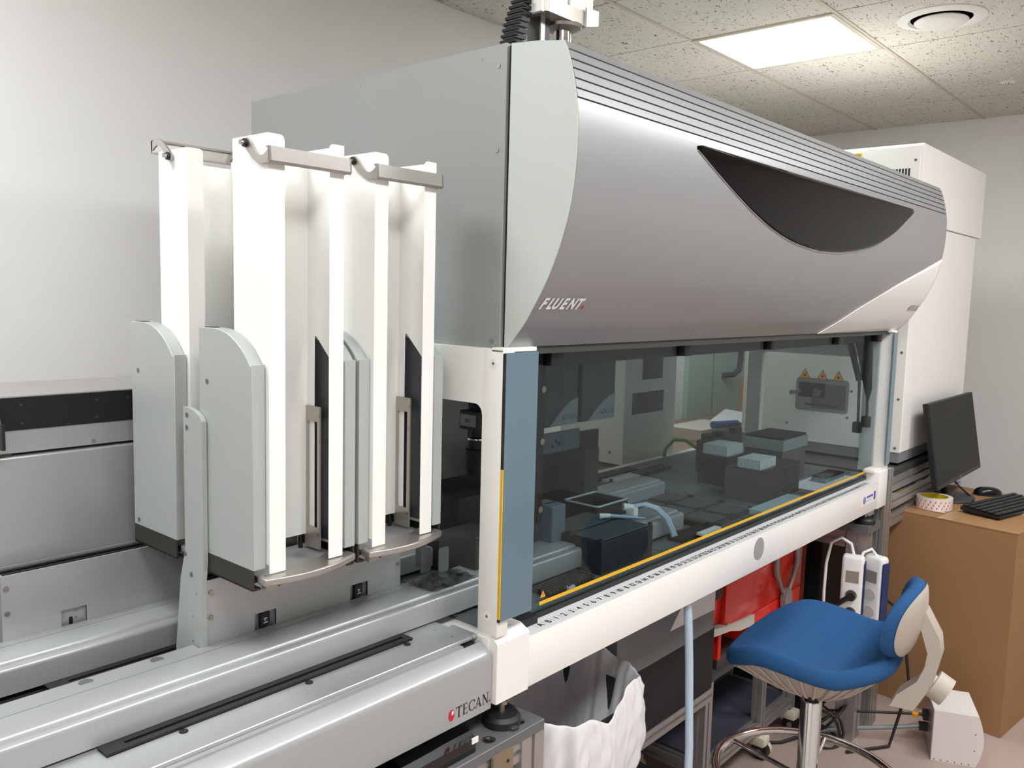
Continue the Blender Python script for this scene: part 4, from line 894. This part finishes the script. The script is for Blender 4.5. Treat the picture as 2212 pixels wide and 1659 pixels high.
def bagfn(u, v):
    a = 2*math.pi*u; c, s_ = math.cos(a), math.sin(a); p = 3.2; rr = 1/((abs(c)**p+abs(s_)**p)**(1/p))
    fold = .5*math.sin(11*a+2*math.sin(3*a))+.3*math.sin(23*a+1.3)+.25*math.sin(37*a+.4+3*v)
    if v < .35:     # inside
        t = v/.35; k = .50+.47*t**.6; z = .30+.395*t; e = .004*fold
    elif v < .45:   # over the rim
        t = (v-.35)/.10; k = .99+.06*t; z = .695+.014*math.sin(math.pi*t); e = .005*fold
    else:           # drape outside, following the tapering bin
        t = (v-.45)/.55; k = 1.05+.10*math.sin(math.pi*min(1, t*2.2))*(1 if t < .45 else 0)-.30*t; z = .695-.56*t; e = (.007+.016*t)*fold+.004*math.sin(31*a+40*t)*math.sin(9*a-14*t)
    z += (.045*(.5+.5*c)-.030*max(0, -s_)+.018*math.sin(5*a+.6)+.010*math.sin(9*a))*(1 if v < .5 else max(0, 1-(v-.5)*3))
    hx, hy = .180*k+e, .160*k+e
    return (.42+hx*rr*c, .19+hy*rr*s_, z)
g = G(); g.grid(bagfn, 240, 70, closed_u=True); obj(g, 'liner_bag', bagm(), T, 60)
# ------------------------------------------------------------------ grey control unit on its frame
T = thing('control_unit', 'grey and black instrument with a white stripe under the machine', 'instrument', (.89, .34, .455))
UY = .16
obj(G().box(.63, 1.152, UY, UY+.36, .455, .640, .002), 'lower_body', BLACKM, T, 0); obj(G().box(.63, 1.14, UY-.002, UY+.36, .640, .80, .002), 'upper_body', GREYUNIT, T, 0)
obj(G().poly([(.885, .706), (1.138, .700), (1.138, .80), (.985, .80)], 'y', UY-.004, UY-.002), 'white_stripe', WHITE2, T, 0)
F2 = thing('equipment_stand', 'aluminium profile stand under the grey control unit', 'stand', (.9, .35, 0))
for x in (.65, 1.14):
    for y in (UY+.02, UY+.32): prof((x, y, .0), (x, y, .41), F2, 'leg')
for y in (UY+.02, UY+.32): prof((.63, y, .43), (1.16, y, .43), F2, 'top_rail', .04); prof((.67, y, .10), (1.12, y, .10), F2, 'bottom_rail', .036)
obj(G().box(.64, 1.15, UY+.04, UY+.30, .119, .125), 'bottom_shelf', mat('shelf_slate', (70, 72, 84), .5), F2, 0)
# ------------------------------------------------------------------ red machine on a grey cart
T = thing('red_compressor', 'red gloss machine with a grey crossed lever under the machine', 'machine', (1.6, .35, .43))
RY = .20
obj(G().box(1.30, 1.895, RY, RY+.3, .575, .785, .008), 'body', RED, T, 40); obj(G().box(1.215, 1.297, RY+.015, RY+.3, .60, .785, .006), 'end_panel', RED, T, 40)
obj(G().box(1.222, 1.29, RY+.008, RY+.016, .685, .75), 'end_recess', BLACK, T, 0)
obj(G().box(1.897, 1.94, RY+.004, RY+.3, .432, .785, .004), 'right_panel', mat('dark_red', (120, 22, 16), .35), T, 0)  # shading of the machine's right side painted in as a darker red
obj(G().box(1.50, 1.895, RY+.002, RY+.3, .43, .575, .004), 'lower_panel', RED, T, 40)
obj(G().poly([(1.215, .580), (1.33, .567), (1.40, .548), (1.50, .540), (1.50, .575), (1.30, .592), (1.215, .605)], 'y', RY-.006, RY+.3), 'skirt', mat('red_machine_skirt', (206, 200, 190), .5), T, 0)
obj(G().box(1.30, 1.32, RY+.02, RY+.28, .47, .57), 'support', RED, T, 0); obj(G().box(1.32, 1.895, RY+.03, RY+.29, .431, .47), 'lower_case', DARKG, T, 0)
LV = mat('lever_grey', (150, 146, 140), .45, .3)
for sgn in (-1, 1):
    cx, cz = 1.733, .570
    g = G(); g.tube([(cx-sgn*.088, RY-.008, .74), (cx-sgn*.088, RY-.008, .715), (cx-sgn*.088, RY-.01, .685), (cx-sgn*.05, RY-.012, .63), (cx, RY-.012, cz), (cx+sgn*.05, RY-.01, .50)], [.012, .012, .011, .007, .008, .006], 8); obj(g, 'lever_arm', LV, T, 50)
obj(G().poly(circ(cx, cz, .030, 20, .040), 'y', RY-.024, RY-.005), 'lever_hub', LV, T, 40)
obj(G().box(1.60, 1.885, RY-.014, RY-.002, .735, .752), 'lever_bar', LV, T, 0)
obj(G().cyl((1.315, RY-.001, .592), (1.315, RY-.003, .592), .007, n=12), 'screw', STEEL, T, 40)
tag(obj(G().box(2.09, 2.40, .20, .60, .0, .715, .005), 'black_case', mat('black_case', (12, 12, 13), .6), None, 0), 'black equipment case in the shade under the right frame', 'case')
# ------------------------------------------------------------------ power strips tied to the frame post
def strip(x, y, rz, label):
    T = thing('power_strip', label, 'power strip', (x, y, .28), rz, group='power strips on the frame post', local=True)
    T.location = (x, y, .28)
    obj(G().box(-.037, .037, -.024, .024, 0, .44, .012, 3), 'body', INKW, T, 40); obj(G().box(.0365, .042, -.020, .020, .02, .42, .004), 'back_cover', NAVY, T, 0)
    obj(G().box(-.022, .022, -.0255, -.0235, .345, .388, .001, 1), 'switch', mat('switch_taupe', (150, 142, 132), .4), T, 0)
    for i in range(4):
        z = .30-i*.062
        obj(G().cyl((.0, -.0235, z), (.0, -.0255, z), .021, n=20), 'socket', mat('socket_grey', (214, 208, 204), .5), T, 40)
    return T
p1 = strip(1.93, .03, math.radians(-75), 'white power strip with black plugs, the left of the tied pair'); p2 = strip(1.985, -.03, math.radians(-105), 'white power strip with a navy back, the right of the tied pair')
for i in range(3):
    z = .58-i*.062
    o = thing('power_plug', ['uppermost', 'middle', 'lowest'][i]+' black plug pushed into the left power strip', 'plug', (1.905, .025, z), group='black plugs in the power strip')
    obj(G().cyl((1.9085, .024, z), (1.885, .018, z), .019, .015, 16), 'head', BLACK, o, 40); obj(G().tube([(1.892, .02, z), (1.885, .045, z-.02), (1.88, .075, z-.05), (1.88, .09, z-.12)], .009, 8), 'tail', BLACK, o, 50)
tag(obj(G().tube([(1.945, .035, .715), (1.94, .045, .755), (1.925, .075, .775), (1.91, .105, .755), (1.90, .115, .68), (1.895, .115, .58), (1.89, .11, .48)], .0055, 8), 'white_cable', INKW, None, 60), 'white mains cable looping over the left power strip', 'cable')
tag(obj(G().tube([(1.985, -.03, .718), (1.975, -.015, .742), (1.95, .005, .73), (1.93, .02, .66), (1.91, .04, .58), (1.89, .07, .50)], .0055, 8), 'white_cable', INKW, None, 60), 'white mains cable crossing the pair of power strips', 'cable')
tag(obj(G().tube([(2.02, -.03, .62), (2.03, -.05, .56), (2.06, -.09, .52), (2.08, -.12, .40), (2.09, -.14, .25), (2.07, -.12, .12), (2.05, -.1, .008), (1.9, .0, .008)], .0055, 8), 'black_cable', BLACK, None, 60), 'black cable hanging down behind the stool backrest', 'cable')
tag(obj(G().box(2.055, 2.065, -.135, -.085, .515, .54, .003), 'cable_tag', INKW, None, 40), 'white cable tag on the hanging black cable', 'tag')
# ------------------------------------------------------------------ pale hose hanging from the beam
tag(obj(G().tube([(.735, .03, .9), (.735, .02, .80), (.738, .015, .70), (.738, .01, .60), (.730, .0, .50), (.71, -.012, .40), (.68, -.025, .30), (.64, -.04, .2), (.6, -.05, .1), (.58, -.06, .012), (.5, -.1, .012)], .0105, 12), 'drain_hose', PALEBLUE, None, 60), 'pale blue drain hose hanging from the machine front', 'hose')
# ------------------------------------------------------------------ blue saddle stool
T = thing('saddle_stool', 'blue fabric saddle stool with a low backrest and chrome column', 'stool', (1.045, -.18, 0), math.radians(-82), local=True)
def seat_top(u, v):     # u: 0..1 around, v: 0..1 from the centre to the rim
    a = 2*math.pi*u; c, s_ = math.cos(a), math.sin(a); p = 2.5
    rr = 1/((abs(c)**p+abs(s_)**p)**(1/p)); L = .205 if c > 0 else .215; Wd = .232 if c > 0 else .232-.05*abs(c)**3
    x = L*rr*c*v; y = Wd*rr*s_*v
    z = .728+.035*(y/.21)**2-.022*math.exp(-((x-.07)/.09)**2)*(1-v*.5)
    z += -.045*(max(0, -x-.07)/.14)**1.5+.035*max(0, x-.10)/.10
    z += .018*math.exp(-((x+.05)/.08)**2)*(1-(y/.24)**2)
    return x, y, z
def seat(u, v):
    if v <= .6:
        t = v/.6; x, y, z = seat_top(u, t*.94); return (x, y, z)
    t = (v-.6)/.4; x, y, z = seat_top(u, .94); x2, y2, z2 = seat_top(u, 1.0); a = math.pi*t
    k = .5-.5*math.cos(a); return (x+(x2-x)*1.15*math.sin(a), y+(y2-y)*1.15*math.sin(a), z-.048*k-.003*math.sin(a))
g = G(); g.grid(seat, 64, 26, closed_u=True); obj(g, 'seat_cushion', BLUEF, T, 80)
def shell(u, v):
    x0, y0, z0 = seat_top(u, .96); k = 1-v*.82; zz = z0-.040
    return (x0*k, y0*k, zz+(.606-zz)*(math.sin(math.pi/2*v)**1.1))
g = G(); g.grid(shell, 64, 10, closed_u=True); obj(g, 'seat_shell', BEIGEP, T, 80)
for i in range(34):       # moulded ribs under the seat
    u = i/34; pts = []
    for v in (.06, .15, .3, .45, .6, .75):
        x, y, z = shell(u, v); pts.append((x*1.008, y*1.008, z-.0015))
    obj(G().tube(pts, .0045, 6), 'shell_rib', BEIGEP, T, 60)
obj(G().cyl((0, 0, .555), (0, 0, .615), .018, n=20), 'piston', BLACK, T, 40)
obj(G().lathe([(.027, .12), (.027, .33), (.030, .335), (.030, .36), (.027, .365), (.027, .568), (.024, .572), (.001, .572)], (0, 0, 0), 32), 'column', CHROME, T, 40)
obj(G().tube([(.235*math.cos(2*math.pi*k/64), .235*math.sin(2*math.pi*k/64), .36) for k in range(64)], .0115, 12, closed=True), 'foot_ring', CHROME, T, 60)
for k in range(5):
    a = 2*math.pi*k/5+.35; c, s_ = math.cos(a), math.sin(a)
    obj(G().tube([(.028*c, .028*s_, .35), (.13*c, .13*s_, .355), (.233*c, .233*s_, .36)], .007, 8), 'ring_spoke', CHROME, T, 50)
    obj(G().tube([(.02*c, .02*s_, .12), (.15*c, .15*s_, .105), (.27*c, .27*s_, .075)], [.024, .019, .014], 10), 'base_leg', BLACK, T, 50)
    w_ = obj(G().cyl((.27*c-.012*s_, .27*s_+.012*c, .028), (.27*c+.012*s_, .27*s_-.012*c, .028), .028, n=20), 'caster', BLACK, T, 40)
# backrest: cushion in front, beige shell behind, bent arm down to the seat
def back(u, v, off, th):
    a = 2*math.pi*u; p = 2.6; c, s_ = math.cos(a), math.sin(a); rr = 1/((abs(c)**p+abs(s_)**p)**(1/p))
    return rr*c*v, rr*s_*v
def cushion(u, v):
    a = 2*math.pi*u; p = 2.4; c, s_ = math.cos(a), math.sin(a); rr = 1/((abs(c)**p+abs(s_)**p)**(1/p))
    if v <= .5: t = v/.5; k = t; dx = -.019*math.sqrt(max(0, 1-(t*.98)**4))
    else: t = (v-.5)/.5; k = 1-t*.12; dx = .017*math.sin(t*math.pi/2)
    y = .140*rr*c*k; z = .092*rr*s_*k
    bend = -1.6*y*y
    return (.215+bend+dx*1.15+.16*z, y, .845+z)
g = G(); g.grid(cushion, 56, 20, closed_u=True); obj(g, 'back_cushion', BLUEF, T, 80)
def bshell(u, v):
    a = 2*math.pi*u; p = 2.4; c, s_ = math.cos(a), math.sin(a); rr = 1/((abs(c)**p+abs(s_)**p)**(1/p)); k = (1-v)*.93
    y = .140*rr*c*k; z = .092*rr*s_*k
    return (.215-1.6*y*y+.0195+.022*v**.6+.16*z, y, .845+z)
g = G(); g.grid(bshell, 56, 10, closed_u=True); obj(g, 'back_shell', BEIGEP, T, 80)
obj(G().poly([(.240, .875), (.256, .875), (.290, .815), (.296, .775), (.282, .70), (.245, .625), (.19, .622), (.205, .655), (.248, .70), (.262, .74), (.266, .775), (.248, .83)], 'y', -.030, .030), 'back_arm', BEIGEP, T, 40)
kn = obj(G().cyl((.280, 0, .695), (.312, 0, .678), .036, .036, 28), 'adjust_knob', BEIGEP, T, 40)
obj(G().cyl((.262, 0, .705), (.282, 0, .694), .020, n=20), 'knob_neck', BEIGEP, kn, 40)
# ------------------------------------------------------------------ big carton used as a computer table
CBX = thing('cardboard_box', 'big brown cardboard box holding up the monitor and keyboard', 'box', (2.79, -.172, 0), math.radians(-7), local=True)
hx, hy, ch = .345, .258, .785
g = G(); g.box(-hx, hx, -hy, hy, 0, ch-.004, .002); obj(g, 'body', CARD, CBX, 0)
g = G(); g.box(-hx-.001, hx+.001, -hy-.001, -.001, ch-.004, ch); g.box(-hx-.001, hx+.001, .001, hy+.001, ch-.004, ch); obj(g, 'top_flap', CARD, CBX, 0)
obj(G().box(-hx-.002, hx+.002, -.03, .03, ch, ch+.0004), 'packing_tape', mat('packing_tape', (176, 140, 98), .35), CBX, 0)
ZC = .786
T = thing('monitor', 'black computer monitor tilted on the cardboard box', 'monitor', (2.885, -.040, ZC), 0, local=True)
tl = math.radians(10); ct, sn = math.cos(tl), math.sin(tl)
def tilt(g):
    for v in g.bm.verts:
        y, z = v.co.y, v.co.z-.235; v.co.y = y*ct+z*sn; v.co.z = .235-y*sn+z*ct
    return g
obj(tilt(G().box(-.350, .350, -.010, .012, .082, .432, .003)), 'bezel', BLACK, T, 0)
obj(tilt(G().box(-.344, .344, -.0108, -.0098, .100, .426)), 'screen', SCREEN, T, 0)
obj(tilt(G().box(-.20, .20, .012, .034, .10, .30, .010)), 'rear_bulge', BLACK, T, 40)
obj(tilt(G().box(-.012, .012, -.0112, -.010, .088, .094)), 'badge', ALUD, T, 0)
obj(G().box(-.03, .03, .012, .034, .012, .20, .004), 'neck', BLACK, T, 40)
obj(G().lathe([(.125, 0), (.127, .004), (.120, .010), (.03, .015), (.001, .015)], (-.02, -.01, 0), 40, 1, .7), 'base', mat('monitor_base_grey', (62, 62, 62), .5), T, 40)
obj(G().tube([(.03, .03, .10), (.06, -.02, .04), (.02, -.08, .006), (-.10, -.12, .006), (-.16, -.17, .006)], .004, 8), 'cable', BLACK, T, 50)
T = thing('keyboard', 'black full-size computer keyboard on the cardboard box', 'keyboard', (2.80, -.27, ZC), math.radians(-14), local=True)
obj(G().poly([(-.075, .006), (.075, .012), (.075, .026), (-.075, .014)], 'x', -.215, .215), 'tray', BLACK, T, 0)
kb0 = None
for r_ in range(6):
    n = 18 if r_ < 5 else 10
    for c_ in range(n):
        w = .42/n; x = -.21+w*(c_+.5); y = -.058+.0225*(5-r_) if r_ < 5 else -.062
        y = .062-.024*r_; z = .0185+.08*y+.004
        if kb0 is None or n != 18:
            o = obj(G().box(-w/2+.0012, w/2-.0012, -.009, .009, 0, .006, .0012, 1), 'key', mat('key_black', (34, 34, 34), .5), T, 0); o.location = (x, y, z)
            if n == 18: kb0 = o
        else:
            c = kb0.copy(); COL.objects.link(c); c.location = (x, y, z)
for x in (-.19, .19): obj(G().box(x-.012, x+.012, .05, .06, 0, .018), 'foot', BLACK, T, 0)
obj(G().box(-.2, .2, -.07, .07, 0, .006), 'underside', BLACK, T, 0)
T = thing('computer_mouse', 'black computer mouse beside the keyboard on the box', 'mouse', (3.05, -.15, ZC), math.radians(-60), local=True)
g = G(); g.grid(lambda u, v: (.058*math.cos(2*math.pi*u)*math.sin(math.pi/2*v)**.8, .032*math.sin(2*math.pi*u)*math.sin(math.pi/2*v)**.8, .034*math.cos(math.pi/2*v)**.7+.002), 32, 12, closed_u=True); obj(g, 'shell', mat('mouse_gloss', (18, 18, 19), .2), T, 80)
obj(G().cyl((.025, -.004, .029), (.025, .004, .029), .006, n=14), 'wheel', DARKG, T, 40); obj(G().box(-.05, .05, -.026, .026, 0, .003), 'sole', BLACK, T, 0)
T = thing('tape_roll', 'roll of white tape with red print at the box edge', 'tape', (2.62, -.045, ZC), .4, local=True)
g = G()
def ringm(g, r0, r1, z0, z1, n=40):
    A = [[g.bm.verts.new((r*math.cos(2*math.pi*k/n), r*math.sin(2*math.pi*k/n), z)) for k in range(n)] for r, z in ((r0, z0), (r1, z0), (r1, z1), (r0, z1))]
    for i in range(4):
        for k in range(n): g.bm.faces.new((A[i][k], A[i][(k+1) % n], A[(i+1) % 4][(k+1) % n], A[(i+1) % 4][k]))
    bmesh.ops.recalc_face_normals(g.bm, faces=g.bm.faces); return g
obj(ringm(G(), .052, .068, 0, .048), 'tape_wound', mat('tape_white', (238, 226, 220), .4), T, 40); obj(ringm(G(), .050, .052, 0, .048), 'core', mat('tape_core_yellow', (226, 206, 30), .5), T, 40)
g = G()
for i in range(22):
    a = 2*math.pi*i/22
    for j, z in enumerate((.008, .02, .032)):
        a2 = a+j*.10; V = []
        for da, dz in ((-.035, -.004), (.035, -.001), (.06, .007), (-.01, .004)): V.append((.0683*math.cos(a2+da), .0683*math.sin(a2+da), z+dz))
        g.raw(V, [[0, 1, 2, 3]])
obj(g, 'red_print', mat('tape_red', (222, 70, 90), .5), T, 0)
o = G().raw([(2.585, -.085, ZC+.001), (2.545, -.11, ZC+.0012), (2.535, -.065, ZC+.0012), (2.57, -.05, ZC+.001)], [[0, 1, 2, 3]])
o = tag(obj(o, 'tape_strip', mat('tape_strip', (206, 196, 190), .3), None, 0), 'loose strip of pale tape stuck on the box edge', 'tape strip'); so = o.modifiers.new('s', 'SOLIDIFY'); so.thickness = .0006
tag(obj(G().poly([(2.72, -.42), (2.98, -.45), (3.08, -.19), (2.85, -.15)], 'z', ZC-.0002, ZC+.0006), 'paper_sheet', PAPER, None, 0), 'white paper under the keyboard on the cardboard box', 'paper')
# ------------------------------------------------------------------ small white boxed device on the floor and its cables
T = thing('white_device_box', 'small white metal box with a bowed front on the floor', 'device', (2.19, -.26, 0))
A = Vector((2.072, -.236)); Bc = Vector((2.125, -.364)); ux_ = (Bc-A).normalized(); nx_ = Vector((-ux_.y, ux_.x)) ; 
if nx_.x < 0: nx_ = -nx_
W_, D_, Hh = .142, .20, .185
def lp(a, b): p = A+ux_*a+nx_*b; return (p.x, p.y)
foot = [lp(0, 0), lp(W_*.0, D_), lp(W_, D_)]+[lp(W_+.016*math.sin(math.pi*t), D_*(1-t)) for t in (.1, .3, .5, .7, .9)]+[lp(W_, 0)]
fr = []
g = G(); zl = [0, .03, .07, .11, .15, Hh]; 
prof_b = [0, .012, .02, .02, .012, 0]
V = []
for z, bb in zip(zl, prof_b): V.append([g.bm.verts.new((*lp(0, 0), z)), g.bm.verts.new((*lp(W_+bb, 0), z)), g.bm.verts.new((*lp(W_+bb, D_), z)), g.bm.verts.new((*lp(0, D_), z))])
for i in range(len(zl)-1):
    for k in range(4): g.bm.faces.new((V[i][k], V[i][(k+1) % 4], V[i+1][(k+1) % 4], V[i+1][k]))
g.bm.faces.new(V[0]); g.bm.faces.new(V[-1]); bmesh.ops.recalc_face_normals(g.bm, faces=g.bm.faces)
obj(g, 'casing', mat('device_white', (232, 226, 222), .45), T, 30)
g = G()
def dq(a0, a1, b0, b1, z0, z1): 
    V = [(*lp(a, b), z) for z in (z0, z1) for a, b in ((a0, b0), (a1, b0), (a1, b1), (a0, b1))]
    return V, [[0, 1, 2, 3], [4, 5, 6, 7], [0, 1, 5, 4], [1, 2, 6, 5], [2, 3, 7, 6], [3, 0, 4, 7]]
for nm, M, a in (('back_panel', ALU, (-.002, 0, .006, D_-.006, .006, Hh-.006)), ('power_inlet', BLACK, (-.02, -.002, .09, .125, .10, .13)), ('cable_gland', BLACK, (-.03, -.002, .10, .125, .055, .08))):
    g = G().raw(*dq(*a)); bmesh.ops.recalc_face_normals(g.bm, faces=g.bm.faces); obj(g, nm, M, T, 0)
for a_, z_ in [(.01+.022*i, .006) for i in range(6)]+[(W_*.95, .06), (W_*.95, .12)]:
    p = lp(a_, -.0003); d = ux_; nn = -nx_
    obj(G().cyl((p[0], p[1], z_), (p[0]+nn.x*.0008, p[1]+nn.y*.0008, z_), .0022, n=8), 'screw', DARKG, T, 40)
q1 = lp(-.03, .112); q2 = lp(-.02, .107)
tag(obj(G().tube([(q1[0], q1[1], .067), (q1[0]-.05, q1[1]+.08, .05), (q1[0]-.12, q1[1]+.2, .03), (q1[0]-.24, q1[1]+.33, .012), (q1[0]-.36, q1[1]+.5, .0085), (q1[0]-.3, q1[1]+.75, .0085)], .008, 10), 'grey_cable', GREYC, None, 60), 'thick grey cable running over the floor to the white box', 'cable')
pts = [(q2[0], q2[1], .115), (q2[0]-.04, q2[1]+.07, .11)]
for i in range(40):
    a = i/40*2*math.pi*3; pts.append((1.93+.05*math.cos(a)+.02*math.sin(2.3*a), .10+.07*math.sin(a), .07+.05*math.sin(a*.7)+.03*math.cos(a*1.7)))
pts += [(1.9, .15, .02), (1.8, .2, .008), (1.75, .25, .007)]
tag(obj(G().tube(pts, .0052, 8), 'black_cable', BLACK, None, 60), 'tangled loops of black mains cable on the floor by the white box', 'cable')
tag(obj(G().box(q2[0]-.03, q2[0]-.012, q2[1]+.01, q2[1]+.03, .108, .122, .002), 'orange_tag', mat('orange_tag', (236, 160, 30), .5), None, 40), 'small orange tag on the black power cable', 'tag')
# cart on cream casters that carries the red machine
T = thing('profile_cart', 'aluminium profile cart on cream casters carrying the red machine', 'cart', (1.6, .36, 0))
for x in (1.26, 1.665, 1.93):
    for y in (.235, .49): prof((x, y, .085), (x, y, .41), T, 'leg', .036)
for y in (.235, .49): prof((1.28, y, .115), (1.645, y, .115), T, 'bottom_rail', .036); prof((1.685, y, .115), (1.91, y, .115), T, 'bottom_rail', .036)
for x in (1.26, 1.665, 1.93): prof((x, .255, .115), (x, .47, .115), T, 'bottom_rail', .036)
obj(G().box(1.24, 1.95, .217, .51, .411, .430), 'top_board', DARKG, T, 0)
obj(G().box(1.28, 1.91, .25, .475, .134, .140), 'bottom_shelf', mat('shelf_slate', (0, 0, 0)), T, 0); obj(G().box(1.28, 1.91, .478, .482, .14, .40), 'back_panel', mat('shelf_slate', (0, 0, 0)), T, 0)
for x, y in ((1.665, .225), (1.26, .225), (1.93, .225), (1.26, .49), (1.93, .49)):
    cs = obj(G().box(x-.025, x+.025, y-.03, y+.03, .045, .082, .008), 'caster_fork', CREAM, T, 40)
    obj(G().cyl((x-.022, y-.01, .03), (x+.006, y-.01, .03), .03, n=20), 'caster_wheel', BLACK, cs, 40); obj(G().cyl((x+.006, y-.01, .03), (x+.03, y-.01, .03), .026, n=20), 'caster_cover', CREAM, cs, 40); obj(G().cyl((x-.03, y-.01, .03), (x-.022, y-.01, .03), .010, n=12), 'axle', STEEL, cs, 40)
